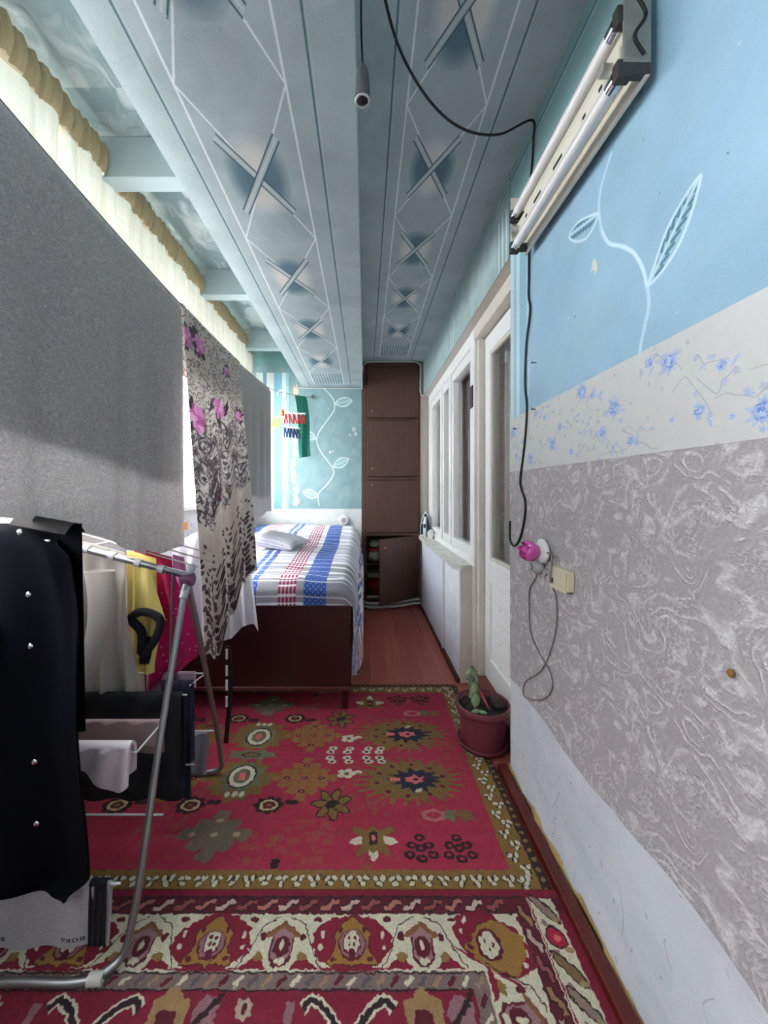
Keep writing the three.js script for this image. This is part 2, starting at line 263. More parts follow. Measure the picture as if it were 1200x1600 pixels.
{
  const sh = new THREE.Shape(), top = 1.345, len = 1.70 - D_BACK; sh.moveTo(0, top); sh.lineTo(len, top);
  for (let a = len; a >= 0; a -= 0.05) sh.lineTo(a, 0.415 + 0.03 * (fbm(a * 3 + 5, 2.2, 3) - 0.5) * 2 + (a < 0.12 ? 0.02 : 0) + 0.012 * Math.sin(a * 9));
  sh.lineTo(0, 0.43); sh.closePath();
  const g = new THREE.ExtrudeGeometry(sh, { depth: 0.0015, bevelEnabled: false }), p = g.attributes.position, uv = [];
  for (let i = 0; i < p.count; i++) { const a = p.getX(i), y = p.getY(i), t = p.getZ(i); uv.push(a / 0.53, y / 0.53); p.setXYZ(i, X_R - 0.0002 - t, y, -(1.70 - a)); }
  g.setAttribute('uv', new THREE.Float32BufferAttribute(uv, 2)); g.computeVertexNormals();
  mesh('embossed_wallpaper', g, embMat, wallR);
}
seed = 4242;
const floral = canvas(2048, 480, (x, w, h) => {
  x.fillStyle = C(200, 199, 197); x.fillRect(0, 0, w, h);
  const s = w / 1.1;
  const petal = (cx, cy, q, l, wd, c) => { x.save(); x.translate(cx, cy); x.rotate(q); x.fillStyle = c; x.beginPath(); x.moveTo(0, 0); x.quadraticCurveTo(l * 0.5, -wd, l, 0); x.quadraticCurveTo(l * 0.5, wd, 0, 0); x.fill(); x.restore(); };
  const flower = (cx, cy, r) => {
    const n = 7 + Math.floor(rnd() * 4); for (let ring = 0; ring < 3; ring++) for (let k = 0; k < n; k++) petal(cx, cy, k / n * TAU + ring * 0.4 + rr(-0.2, 0.2), r * (1 - ring * 0.28) * rr(0.8, 1.1), r * 0.3, ['rgba(164,184,218,0.75)', 'rgba(140,160,208,0.6)', 'rgba(176,192,222,0.8)'][ring]);
    for (let k = 0; k < 14; k++) { x.fillStyle = 'rgba(96,124,198,0.7)'; x.beginPath(); x.ellipse(cx + rr(-r, r) * 0.4, cy + rr(-r, r) * 0.4, r * 0.05, r * 0.14, rr(0, 3), 0, TAU); x.fill(); }
  };
  const sprig = (cx, cy, q, n, l, c) => { for (let k = 0; k < n; k++) { const a = cx + Math.cos(q) * k * l * 0.55, b = cy + Math.sin(q) * k * l * 0.55; petal(a, b, q + 0.8, l, l * 0.3, c); petal(a, b, q - 0.8, l, l * 0.3, c); } x.strokeStyle = c; x.lineWidth = 2; path(x, [[cx, cy], [cx + Math.cos(q) * n * l * 0.55, cy + Math.sin(q) * n * l * 0.55]]); x.stroke(); };
  for (let i = 0; i < 34; i++) { const a = (i + rr(0, 0.8)) / 34 * w, b = rr(0, h), pts = []; let u = a, v = b; const dir = rnd() < 0.5 ? 1 : -1; for (let k = 0; k < 6; k++) { pts.push([u, v]); u += rr(15, 55) * dir; v += rr(-50, 50); } x.strokeStyle = 'rgba(158,164,176,0.75)'; x.lineWidth = rr(3, 5); curve(x, pts); x.stroke(); sprig(...pts[5], rr(0, TAU), 3, 16, 'rgba(150,160,190,0.7)'); sprig(...pts[3], rr(0, TAU), 2, 20, 'rgba(160,174,212,0.75)'); }
  for (let i = 0; i < 19; i++) { const a = (i + 0.5) / 19 * w + rr(-30, 30), b = [0.25, 0.7, 0.45, 0.85, 0.12][i % 5] * h + rr(-20, 20); flower(a, b, i % 3 ? rr(30, 44) : rr(56, 74)); sprig(a + rr(-70, 70), b + rr(-60, 60), rr(0, TAU), 4, 15, 'rgba(150,168,214,0.8)'); petal(a + 30, b + 20, rr(0, TAU), 60, 13, 'rgba(156,180,224,0.8)'); }
  for (let i = 0; i < 26; i++) { const a = rr(0, w), b = rr(0, h); for (let k = 0; k < 5; k++) petal(a, b, k / 5 * TAU, 15, 6, 'rgba(132,164,226,0.8)'); sprig(rr(0, w), rr(0, h), rr(0, TAU), 3, 12, 'rgba(164,168,176,0.75)'); }
  grain(x, w, h, 0.03, 40, 0.6);
});
{
  const len = 1.70 - D_BACK, g = sheet(40, 1, (u, v) => V(X_R - 0.0004, lerp(1.565 + 0.03 * u * 1.0, 1.336, v) + 0, lerp(1.70, D_BACK, u)));
  const uv = g.attributes.uv; for (let i = 0; i < uv.count; i++) uv.setX(i, uv.getX(i) * len / 1.1);
  const f2 = g.clone(); f2.translate(-0.0022, 0, 0); mesh('floral_wallpaper', [g, f2], S(C(255, 255, 255), 0.6, { map: floral }), wallR);
}

// ---- end wall with painted pilaster, vine and limewashed dado
const endTex = canvas(1024, 2048, (x, w, h) => {
  const s = w / 1.215, X = (v) => (v + 1.25) * s, Y = (y) => (Y_REC - y) * s * (h / w) * 1.215 / Y_REC;
  paintBase(x, w, h, C(126, 156, 160));
  for (let i = 0; i < 300; i++) { x.fillStyle = `rgba(${['112,146,152', '148,174,176', '118,150,150', '164,182,182'][i & 3]},${rr(0.05, 0.16)})`; x.beginPath(); x.ellipse(rr(X(-0.85), w), rr(Y(2.4), Y(1.06)), rr(4, 60), rr(4, 70), rr(0, 3), 0, TAU); x.fill(); }
  // lintel band and upright painted stripes beside the window
  x.fillStyle = C(118, 160, 158); x.fillRect(0, 0, X(-0.68), Y(2.62));
  const st = [[-1.25, -1.19, C(150, 184, 182)], [-1.19, -1.11, C(196, 212, 208)], [-1.11, -1.075, C(110, 150, 164)], [-1.075, -0.99, C(212, 222, 220)], [-0.99, -0.905, C(124, 176, 202)], [-0.905, -0.86, C(208, 222, 222)], [-0.86, -0.83, C(150, 194, 204)]];
  for (const [a, b, c] of st) { x.fillStyle = c; x.fillRect(X(a), Y(2.55), (b - a) * s + 1, Y(1.06) - Y(2.55)); x.fillStyle = 'rgba(80,120,134,0.7)'; x.fillRect(X(b) - 2, Y(2.55), 3, Y(1.06) - Y(2.55)); }
  // bare patches where paint came off
  for (const [a, y0, y1] of [[-0.77, 1.85, 1.62], [-0.78, 1.62, 1.34], [-0.755, 1.3, 1.08], [-0.76, 2.4, 2.31]]) for (let k = 0; k < 26; k++) { x.fillStyle = `rgba(${k % 4 ? '214,202,182' : '190,150,122'},0.75)`; x.beginPath(); x.ellipse(X(a + rr(-0.02, 0.025)), Y(rr(y1, y0)), rr(3, 14), rr(8, 34), rr(-0.3, 0.3), 0, TAU); x.fill(); }
  const vine = [[-0.452, 2.381], [-0.378, 2.307], [-0.336, 2.234], [-0.336, 2.139], [-0.399, 2.045], [-0.483, 1.929], [-0.525, 1.835], [-0.514, 1.751], [-0.462, 1.656], [-0.389, 1.562], [-0.347, 1.5], [-0.35, 1.42], [-0.42, 1.32], [-0.508, 1.221], [-0.5, 1.1]].map(([a, y]) => [X(a), Y(y)]);
  x.strokeStyle = C(214, 228, 226); x.lineWidth = 8; x.lineCap = 'round'; curve(x, vine); x.stroke();
  for (const [[a, b], [c, e]] of [[[-0.326, 2.212], [-0.137, 2.244]], [[-0.535, 1.824], [-0.68, 1.9]], [[-0.347, 1.52], [-0.173, 1.609]], [[-0.51, 1.2], [-0.68, 1.25]]]) {
    const p = [X(a), Y(b)], q = [X(c), Y(e)], nx = -(q[1] - p[1]) * 0.22, ny = (q[0] - p[0]) * 0.22, m = [(p[0] + q[0]) / 2, (p[1] + q[1]) / 2];
    x.fillStyle = 'rgba(170,200,202,0.8)'; x.strokeStyle = C(216, 228, 226); x.lineWidth = 6; x.beginPath(); x.moveTo(...p); x.quadraticCurveTo(m[0] + nx * 2, m[1] + ny * 2, ...q); x.quadraticCurveTo(m[0] - nx * 2, m[1] - ny * 2, ...p); x.fill(); x.stroke();
    x.strokeStyle = 'rgba(92,128,138,0.9)'; x.lineWidth = 5; x.setLineDash([12, 8]); for (const k of [0.5, -0.5]) { path(x, [[lerp(p[0], m[0], 0.5) + nx * k, lerp(p[1], m[1], 0.5) + ny * k], [lerp(q[0], m[0], 0.4) + nx * k, lerp(q[1], m[1], 0.4) + ny * k]]); x.stroke(); } x.setLineDash([]);
  }
  for (const [a, y, r] of [[-0.12, 1.93, 12], [-0.1, 1.88, 10], [-0.16, 1.87, 7], [-0.38, 1.68, 8], [-0.4, 2.15, 4], [-0.35, 1.69, 5]]) { x.fillStyle = C(222, 224, 220); x.beginPath(); x.ellipse(X(a), Y(y), r * 1.4, r * 1.3, 0, 0, TAU); x.fill(); x.fillStyle = C(70, 66, 62); x.beginPath(); x.arc(X(a), Y(y), r * 0.5, 0, TAU); x.fill(); }
  x.fillStyle = C(210, 214, 210); x.fillRect(0, Y(1.06), w, h);
  for (let i = 0; i < 120; i++) { x.fillStyle = `rgba(${['196,202,200', '222,224,220', '186,190,186'][i % 3]},${rr(0.08, 0.25)})`; x.beginPath(); x.ellipse(rr(0, w), rr(Y(1.04), h), rr(10, 80), rr(6, 40), 0, 0, TAU); x.fill(); }
  x.strokeStyle = C(190, 206, 204); x.lineWidth = 3; path(x, [[0, Y(1.06)], [w, Y(1.06)]]); x.stroke();
  grain(x, w, h, 0.07, 60, 0.4);
});
const wallE = struct('wall_end');
mesh('painted_plaster', slab(V(-1.25, 0, D_END), V(1.215, 0, 0), V(0, Y_REC, 0), 0.02), S(C(255, 255, 255), 0.7, { map: endTex }), wallE);
mesh('masonry', [bx(-1.45, -0.035, 0, Y_REC + 0.1, D_END + 0.02, D_END + 0.4), bx(-0.035, 0.95, 0, Y_C + 0.1, D_END + 0.35, D_END + 0.4), bx(0.605, 0.70, 0, Y_C, D_END + 0.03, D_END + 0.35)], M.oldWhite, wallE);
const wallB = struct('wall_back', bx(-1.45, 0.95, 0, Y_REC + 0.1, D_BACK - 0.15, D_BACK), M.plaster);

// ---- outer wall with the window band
const WIN0 = -0.8, wallL = struct('wall_left');
struct('ground', bx(-60, -1.6, -9.2, -9, -40, 40), S(C(150, 148, 142), 0.95));
mesh('masonry', [bx(-1.43, X_L, 0, 1.12, D_BACK, D_END), bx(-1.43, X_L, 2.74, Y_REC + 0.1, D_BACK, D_END), bx(-1.43, X_L, 1.12, 2.74, 4.05, D_END), bx(-1.43, X_L, 1.12, 2.74, D_BACK, WIN0)], M.oldWhite, wallL);
const parTex = floral.clone(); parTex.repeat.set(4, 1);
mesh('floral_wallpaper', slab(V(X_L + 0.003, 0.86, D_BACK), V(0, 0, D_END - D_BACK), V(0, 0.25, 0), 0.002), S(C(255, 255, 255), 0.6, { map: parTex }), wallL);
mesh('orange_label', slab(V(X_L + 0.006, 0.985, 2.3), V(0, 0, 0.4), V(0, 0.05, 0), 0.004), S(C(222, 150, 40), 0.6), wallL);
const win1 = struct('window_1');
mesh('window_sill', bx(-1.43, X_L + 0.06, 1.12, 1.15, WIN0, 4.05, 0.006), M.white, win1);
{
  const fr = [], N = 5, d0 = WIN0, d1 = 4.05, st = (d1 - d0) / N;
  mesh('window_frame', [bx(-1.37, -1.31, 1.15, 1.2, d0, d1, 0.004), bx(-1.37, -1.31, 2.69, 2.74, d0, d1, 0.004)], M.white, win1);
  for (let k = 0; k <= N; k++) mesh('mullion', bx(-1.37, -1.31, 1.2, 2.69, d0 + k * st - 0.028, d0 + k * st + 0.028, 0.004), M.white, win1);
  for (let k = 0; k < N; k++) { mesh('glazing_bar', bx(-1.36, -1.32, 2.2, 2.24, d0 + k * st + 0.028, d0 + (k + 1) * st - 0.028), M.white, win1); mesh('pane', bx(-1.343, -1.339, 1.2, 2.69, d0 + k * st + 0.028, d0 + (k + 1) * st - 0.028), M.glass, win1); }
}

// ---- window and door to the room on the right
const boardTex = canvas(512, 1024, (x, w, h) => {
  x.fillStyle = C(226, 228, 242); x.fillRect(0, 0, w, h);
  for (let i = 0; i < 500; i++) { x.strokeStyle = `rgba(${rnd() < 0.45 ? '176,180,202' : '242,243,250'},${rr(0.1, 0.4)})`; x.lineWidth = rr(1, 5); const a = rr(0, w), b = rr(-100, h); path(x, [[a, b], [a + rr(-4, 4), b + rr(60, 320)]]); x.stroke(); }
  grain(x, w, h, 0.08, 30);
});
const limeTex = canvas(512, 512, (x, w, h) => { x.fillStyle = C(236, 238, 248); x.fillRect(0, 0, w, h); for (let i = 0; i < 160; i++) { x.fillStyle = `rgba(${['214,220,240', '244,244,248', '222,222,226'][i % 3]},${rr(0.08, 0.25)})`; x.beginPath(); x.ellipse(rr(0, w), rr(0, h), rr(6, 60), rr(10, 80), 0, 0, TAU); x.fill(); } grain(x, w, h, 0.06, 40); });
const woodWhite = canvas(256, 1024, (x, w, h) => { x.fillStyle = C(240, 239, 238); x.fillRect(0, 0, w, h); for (let i = 0; i < 110; i++) { x.strokeStyle = `rgba(${rnd() < 0.3 ? '204,200,194' : '246,246,246'},${rr(0.08, 0.3)})`; x.lineWidth = rr(0.8, 3); const a = rr(0, w), b = rr(-50, h); path(x, [[a, b], [a + rr(-3, 3), b + rr(60, 400)]]); x.stroke(); } for (let i = 0; i < 12; i++) { x.fillStyle = `rgba(150,104,80,${rr(0.15, 0.45)})`; x.beginPath(); x.ellipse(rr(0, w), rr(0, h), rr(1, 6), rr(2, 14), 0, 0, TAU); x.fill(); } grain(x, w, h, 0.05, 50); });
const MW = S(C(255, 255, 255), 0.42, { map: woodWhite }), MWd = S(C(226, 220, 208), 0.5, { map: woodWhite });
const XF = 0.697;
const win2 = struct('window_2');
mesh('parapet', bx(0.622, 0.78, 0, 0.735, 2.53, D_END, 0.006), S(C(255, 255, 255), 0.7, { map: limeTex }), win2);
for (let k = 0; k < 7; k++) mesh('board', bx(0.61, 0.622, 0.02, 0.73, 3.02 + k * 0.155, 3.02 + (k + 1) * 0.155 - 0.004, 0.003), S(C(255, 255, 255), 0.6, { map: boardTex }), win2);
mesh('board_edge', bx(0.604, 0.622, 0.0, 0.735, 2.99, 3.02, 0.004), M.white, win2);
{ // marble-painted sill with a cut corner
  const sh = new THREE.Shape(); [[0.592, 4.18], [0.592, 2.58], [0.625, 2.5], [0.74, 2.5], [0.74, 4.18]].forEach(([a, b], i) => (i ? sh.lineTo(a, b) : sh.moveTo(a, b))); sh.closePath();
  const g = new THREE.ExtrudeGeometry(sh, { depth: 0.034, bevelEnabled: true, bevelSize: 0.004, bevelThickness: 0.004, bevelSegments: 2 }); g.rotateX(-Math.PI / 2); g.translate(0, 0.735, 0);
  const tex = canvas(512, 512, (x, w, h) => { x.fillStyle = C(214, 212, 206); x.fillRect(0, 0, w, h); for (let i = 0; i < 90; i++) { x.fillStyle = `rgba(${['170,170,166', '230,230,228', '188,184,174'][i % 3]},${rr(0.1, 0.35)})`; x.beginPath(); x.ellipse(rr(0, w), rr(0, h), rr(4, 60), rr(3, 24), rr(0, 3), 0, TAU); x.fill(); } grain(x, w, h, 0.08, 20); });
  tex.repeat.set(1, 1); mesh('window_sill', g, S(C(255, 255, 255), 0.4, { map: tex }), win2);
}
mesh('window_frame', [bx(XF, 0.78, 2.2, 2.29, 2.5, D_END - 0.02, 0.005), bx(XF, 0.78, 0.77, 0.82, 2.5, D_END - 0.02, 0.005), bx(XF, 0.78, 0.82, 2.2, 4.1, D_END - 0.02, 0.005)], MW, win2);
mesh('window_post', bx(XF - 0.004, 0.80, 0.768, 2.29, 2.44, 2.53, 0.006), MW, win2);
mesh('window_post', bx(XF, 0.78, 0.82, 2.2, 3.13, 3.20, 0.005), MW, win2);
mesh('window_post', bx(XF, 0.78, 0.82, 2.2, 3.5, 3.56, 0.005), MW, win2);
const paneGrey = S(C(255, 255, 255), 0.04, { transmission: 1, thickness: 0, ior: 1.5 });
[[2.53, 3.13], [3.2, 3.5], [3.56, 4.1]].forEach(([a, b]) => {
  const sash = mesh('sash', [bx(XF + 0.012, 0.76, 0.82, 0.885, a + 0.004, b - 0.004, 0.004), bx(XF + 0.012, 0.76, 2.13, 2.2, a + 0.004, b - 0.004, 0.004), bx(XF + 0.012, 0.76, 0.885, 2.13, a + 0.004, a + 0.05, 0.004), bx(XF + 0.012, 0.76, 0.885, 2.13, b - 0.05, b - 0.004, 0.004)], MW, win2);
  mesh('pane', bx(0.742, 0.746, 0.885, 2.13, a + 0.05, b - 0.05), paneGrey, sash);
});
mesh('bolt_plate', bx(XF - 0.012, XF - 0.004, 1.79, 1.93, 2.452, 2.516, 0.002), S(C(62, 58, 56), 0.5), win2);
const door = struct('door_1');
mesh('door_frame', [bx(XF - 0.004, 0.86, 2.21, 2.29, 1.70, 2.44, 0.005), bx(0.712, 0.86, 0, 2.21, 2.40, 2.44, 0.005), bx(0.622, 0.71, 0, 0.735, 2.505, 2.53, 0.004)], MWd, door);
mesh('door_post', bx(XF + 0.002, 0.84, 0, 0.768, 2.44, 2.505, 0.005), MWd, door);
mesh('threshold', bx(0.70, 0.86, 0.0, 0.1, 1.66, 2.44, 0.006), S(C(120, 62, 50), 0.5), door);
{ // glazed leaf: stiles, rails, lower panel
  const a = 1.66, b = 2.395, x0 = 0.75, x1 = 0.79;
  const leaf = mesh('door_leaf', [bx(x0, x1, 0.105, 2.2, b - 0.085, b, 0.004), bx(x0, x1, 0.105, 2.2, a, a + 0.085, 0.004), bx(x0, x1, 2.09, 2.2, a + 0.085, b - 0.085, 0.004), bx(x0, x1, 0.7, 0.84, a + 0.085, b - 0.085, 0.004), bx(x0, x1, 0.105, 0.24, a + 0.085, b - 0.085, 0.004)], MW, door);
  mesh('lower_panel', bx(x0 + 0.014, x1 - 0.012, 0.24, 0.7, a + 0.085, b - 0.085), MW, leaf);
  mesh('glazing_bead', [bx(x0 + 0.004, x0 + 0.022, 0.84, 2.09, b - 0.105, b - 0.085, 0.003), bx(x0 + 0.004, x0 + 0.022, 0.84, 0.86, a + 0.085, b - 0.105, 0.003), bx(x0 + 0.004, x0 + 0.022, 2.07, 2.09, a + 0.085, b - 0.105, 0.003)], MWd, leaf);
  mesh('pane', bx(x0 + 0.022, x0 + 0.026, 0.86, 2.07, a + 0.085, b - 0.105), paneGrey, leaf);
}
// the room behind: walls, and lace curtains hung close behind the panes
const room = struct('wall_far_room', [bx(1.55, 1.6, 0, 2.7, 1.4, 4.7), bx(0.95, 1.6, 2.65, 2.7, 1.4, 4.7), bx(0.95, 1.6, -0.05, 0, 1.4, 4.7), bx(0.95, 1.6, 0, 2.7, 1.35, 1.4), bx(0.95, 1.6, 0, 2.7, 4.6, 4.65), bx(0.78, 0.95, 0, 0.82, 2.5, 4.2), bx(0.86, 0.95, -0.05, 0.0, 1.6, 2.5), bx(0.78, 0.95, 0, 2.29, 1.55, 1.66)], S(C(150, 148, 146), 0.9));
seed = 99;
const laceTex = canvas(512, 1024, (x, w, h) => {
  x.fillStyle = C(164, 162, 158); x.fillRect(0, 0, w, h);
  for (let i = 0; i < 160; i++) { x.strokeStyle = `rgba(${rnd() < 0.5 ? '116,114,112' : '196,194,190'},${rr(0.1, 0.4)})`; x.lineWidth = rr(2, 12); const a = rr(0, w); path(x, [[a, 0], [a + rr(-6, 6), h]]); x.stroke(); }
  for (let i = 0; i < 130; i++) { x.strokeStyle = `rgba(178,176,172,${rr(0.15, 0.4)})`; x.lineWidth = rr(1.5, 4); const a = rr(0, w), b = rr(0, h), r = rr(6, 22); x.beginPath(); x.arc(a, b, r, rr(0, 3), rr(3, 6)); x.stroke(); }
  grain(x, w, h, 0.2, 20, 0.6);
});
const laceMat = S(C(255, 255, 255), 0.9, { map: laceTex });
[[1.68, 2.4, 'behind the door glass', 0.83], [2.5, 4.15, 'behind the three-part inner window', 0.835]].forEach(([a, b, w, xx]) => tag(mesh('lace_curtain', sheet(120, 6, (u, v) => V(xx + 0.014 * Math.sin(u * (b - a) * 62 + Math.sin(u * 9)) , lerp(2.24, 0.83, v), lerp(b, a, u))), laceMat), 'grey lace curtain hanging ' + w, 'curtain'));

// ---- baseboard along the right wall: painted strip and a broken, bare ochre strip against the plaster
const bbR = struct('baseboard_right');
mesh('painted_strip', bx(0.592, 0.632, 0, 0.035, D_BACK, 1.72, 0.006), S(C(124, 60, 50), 0.45, { map: floorTex }), bbR);
{
  const n = 60, pts = [], g = sheet(n, 4, (u, v) => { const d = lerp(1.72, 0.8, u), r = fbm(u * 14, 3.3, 3), w = 0.002 + 0.03 * sm(0.35, 0.75, r) * sm(0, 0.1, u), hh = 0.012 + 0.045 * fbm(u * 19, 7.1, 3); const q = v * Math.PI / 2; return V(0.646 - w * Math.cos(q) - 0.001, 0.0 + hh * Math.sin(q) * 1.0 + (v < 0.01 ? 0.0 : 0), d); });
  mesh('bare_strip', g, S(C(166, 138, 92), 0.9), bbR);
}
const bb2 = struct('baseboard_window', bx(0.596, 0.622, 0, 0.03, 2.505, D_END - 0.1, 0.006), S(C(124, 60, 50), 0.45, { map: floorTex }));

// ================================================================ RUGS
function rugTex(x0, x1, d0, d1, W, draw) {
  const s = W / (x1 - x0), H = Math.round((d1 - d0) * s);
  return canvas(W, H, (x) => { x.save(); x.scale(s, s); x.translate(-x0, d1); x.scale(1, -1); draw(x, s); x.restore(); jitter(x, W, H, 4, 9); grain(x, W, H, 0.24, 16, 0.75); });
}
const blob = (x, cx, cy, rx, ry, n, jag, c, ph = 0) => { const p = []; for (let k = 0; k < n; k++) { const q = k / n * TAU + ph, r = k % 2 ? 1 : 1 - jag; p.push([cx + Math.cos(q) * rx * r * (0.9 + 0.2 * rnd()), cy + Math.sin(q) * ry * r * (0.9 + 0.2 * rnd())]); } path(x, p, true); x.fillStyle = c; x.fill(); };
const ell = (x, cx, cy, rx, ry, c, q = 0) => { x.fillStyle = c; x.beginPath(); x.ellipse(cx, cy, rx, ry, q, 0, TAU); x.fill(); };
const K = { pink: C(162, 40, 66), olive: C(122, 94, 50), cream: C(200, 192, 168), dark: C(44, 26, 30), navy: C(40, 36, 58), rose: C(212, 104, 104), green: C(104, 104, 78), crim: C(122, 22, 46), maroon: C(88, 22, 36), mauve: C(140, 100, 108), brown: C(122, 82, 56) };
seed = 31;
const RA = [-1.22, 0.585, 1.16, 2.47];
const rugA = rugTex(...RA, 2048, (x) => {
  const [x0, x1, d0, d1] = RA, cy = 1.81;
  x.fillStyle = K.pink; x.fillRect(x0, d0, x1 - x0, d1 - d0);
  for (let i = 0; i < 60; i++) { x.fillStyle = `rgba(${i % 2 ? '172,54,84' : '140,36,58'},0.12)`; x.fillRect(x0, rr(d0, d1), x1 - x0, rr(0.004, 0.03)); }
  // worn ochre traces in the field
  for (let i = 0; i < 420; i++) ell(x, rr(x0, x1), rr(d0, d1), rr(0.006, 0.024), rr(0.005, 0.016), `rgba(${i % 3 ? '140,84,56' : '128,52,54'},${rr(0.06, 0.4)})`);
  for (const [a, b, n] of [[0.42, 1.81, 60], [-0.02, 1.62, 30], [-0.02, 2.0, 30], [0.0, 1.4, 40], [-0.75, 1.45, 50], [-0.78, 2.2, 40]]) for (let i = 0; i < n; i++) blob(x, a + rr(-0.09, 0.09), b + rr(-0.14, 0.14), rr(0.008, 0.02), rr(0.008, 0.02), 7, 0.3, `rgba(136,92,54,${rr(0.2, 0.5)})`);
  for (const s of [-1, 1]) { // mirrored across the middle of the rug
    const Y = (o) => cy + s * o;
    // big medallions, navy heart
    blob(x, 0.195, Y(0.155), 0.205, 0.125, 34, 0.2, K.olive); for (let k = 0; k < 26; k++) { const q = k / 26 * TAU; x.strokeStyle = K.olive; x.lineWidth = 0.012; path(x, [[0.195 + Math.cos(q) * 0.15, Y(0.155) + Math.sin(q) * 0.09], [0.195 + Math.cos(q) * 0.235 - 0.01, Y(0.155) + Math.sin(q) * 0.14]]); x.stroke(); }
    for (let k = 0; k < 10; k++) { const q = k / 10 * TAU + 0.2; ell(x, 0.195 + Math.cos(q) * 0.145, Y(0.155) + Math.sin(q) * 0.09, 0.011, 0.008, K.maroon); }
    blob(x, 0.215, Y(0.155), 0.125, 0.068, 26, 0.35, K.navy); blob(x, 0.215, Y(0.155), 0.05, 0.026, 12, 0.3, K.rose); blob(x, 0.13, Y(0.155), 0.03, 0.014, 8, 0.3, K.rose); ell(x, 0.22, Y(0.155), 0.012, 0.008, K.navy); ell(x, 0.225, Y(0.215), 0.018, 0.008, K.cream, 0.5);
    // olive step diamonds
    for (const [c, r] of [[-0.262, 0.125], [-0.82, 0.13]]) { for (let a = -3; a <= 3; a++) for (let b = -3; b <= 3; b++) if (Math.abs(a) + Math.abs(b) <= 3) blob(x, c + a * r / 3, Y(0.145) + b * r * 0.85 / 3, r * 0.24, r * 0.2, 9, 0.25, 'rgba(138,104,52,0.85)'); for (const [a, b] of [[0, 0], [0.6, 0], [-0.6, 0], [0, 0.6], [0, -0.6]]) { ell(x, c + a * r, Y(0.145) + b * r, 0.014, 0.01, K.maroon); ell(x, c + a * r, Y(0.145) + b * r, 0.006, 0.004, K.rose); } }
    // green-and-white oval medallions on ochre
    blob(x, -0.54, Y(0.15), 0.16, 0.13, 26, 0.25, K.olive); blob(x, -0.535, Y(0.14), 0.095, 0.095, 14, 0.25, K.green); ell(x, -0.535, Y(0.135), 0.062, 0.07, K.dark); ell(x, -0.535, Y(0.135), 0.055, 0.063, K.cream); ell(x, -0.535, Y(0.135), 0.036, 0.043, K.green); blob(x, -0.535, Y(0.135), 0.02, 0.03, 8, 0.3, K.rose); for (const q of [-0.03, 0, 0.03]) ell(x, -0.535 + q, Y(0.235), 0.012, 0.014, K.cream);
    // white florets and trefoils
    for (const [a, b] of [[-0.08, 0.12]]) { for (let k = 0; k < 5; k++) { const q = k / 5 * TAU; ell(x, a + Math.cos(q) * 0.026, Y(b) + Math.sin(q) * 0.018, 0.016, 0.012, K.cream); } ell(x, a, Y(b), 0.012, 0.01, K.brown); ell(x, a + 0.05, Y(b) + 0.01, 0.018, 0.009, K.cream); }
    for (const a of [-0.17, -0.09, 0.0, 0.06]) for (const b of [0.02, 0.045]) { ell(x, a + b * 0.4, Y(b), 0.021, 0.014, K.cream); ell(x, a + b * 0.4, Y(b), 0.009, 0.006, K.dark); }
    // rosettes
    for (const a of [-0.38, -0.69, -0.98]) { for (let k = 0; k < 8; k++) { const q = k / 8 * TAU; ell(x, a + Math.cos(q) * 0.042, Y(0.29) + Math.sin(q) * 0.03, 0.017, 0.013, K.dark); } ell(x, a, Y(0.29), 0.038, 0.027, C(190, 168, 130)); ell(x, a, Y(0.29), 0.026, 0.018, K.maroon); ell(x, a, Y(0.29), 0.01, 0.008, K.olive); for (const e of [0.075, 0.1]) ell(x, a + e, Y(0.275), 0.016, 0.012, K.dark); }
    // leaf cluster
    for (let k = 0; k < 7; k++) { const q = k / 7 * TAU; x.save(); x.translate(-0.13, Y(0.285)); x.rotate(q + 0.4); ell(x, 0.042, 0, 0.04, 0.02, K.dark); ell(x, 0.042, 0, 0.034, 0.015, K.olive); x.restore(); } ell(x, -0.13, Y(0.285), 0.03, 0.016, K.dark, 0.5);
    // upright olive bud
    for (let k = 0; k < 7; k++) { const q = -0.5 + k / 6 * (Math.PI + 1); x.save(); x.translate(0.03, Y(0.435)); x.rotate(s * q); ell(x, 0.045, 0, 0.042, 0.016, k % 2 ? K.cream : K.olive); x.restore(); } blob(x, 0.03, Y(0.435), 0.045, 0.055, 12, 0.2, K.olive); blob(x, 0.03, Y(0.435), 0.02, 0.038, 8, 0.3, K.dark); ell(x, 0.03, Y(0.435), 0.008, 0.012, K.rose);
    // dark trefoil clusters
    for (const a of [0.195, 0.328]) { for (const [u, v] of [[-0.04, 0.03], [0.04, 0.03], [-0.03, -0.005], [0.03, -0.005], [0, 0.005], [0, 0.045], [0, -0.035]]) { ell(x, a + u, Y(0.468) + s * v, 0.019, 0.015, K.dark); ell(x, a + u, Y(0.468) + s * v, 0.008, 0.006, K.pink); } }
    // faded vase figure
    blob(x, 0.265, Y(0.338), 0.055, 0.032, 12, 0.15, 'rgba(176,110,104,0.9)'); ell(x, 0.265, Y(0.338), 0.026, 0.016, K.pink); blob(x, 0.33, Y(0.338), 0.03, 0.032, 9, 0.3, K.green); blob(x, 0.385, Y(0.338), 0.045, 0.036, 10, 0.35, K.brown); ell(x, 0.39, Y(0.338), 0.02, 0.012, K.olive);
    // grey step diamond and small buds by the ends
    for (let a = -2; a <= 2; a++) for (let b = -2; b <= 2; b++) if (Math.abs(a) + Math.abs(b) <= 2) blob(x, -0.545 + a * 0.05, Y(0.42) + b * 0.04, 0.042, 0.032, 9, 0.25, 'rgba(108,104,80,0.9)'); for (const [a, b] of [[0, 0], [0.08, 0], [-0.08, 0], [0, 0.06]]) { ell(x, -0.545 + a, Y(0.42) + b, 0.014, 0.01, C(170, 150, 120)); }
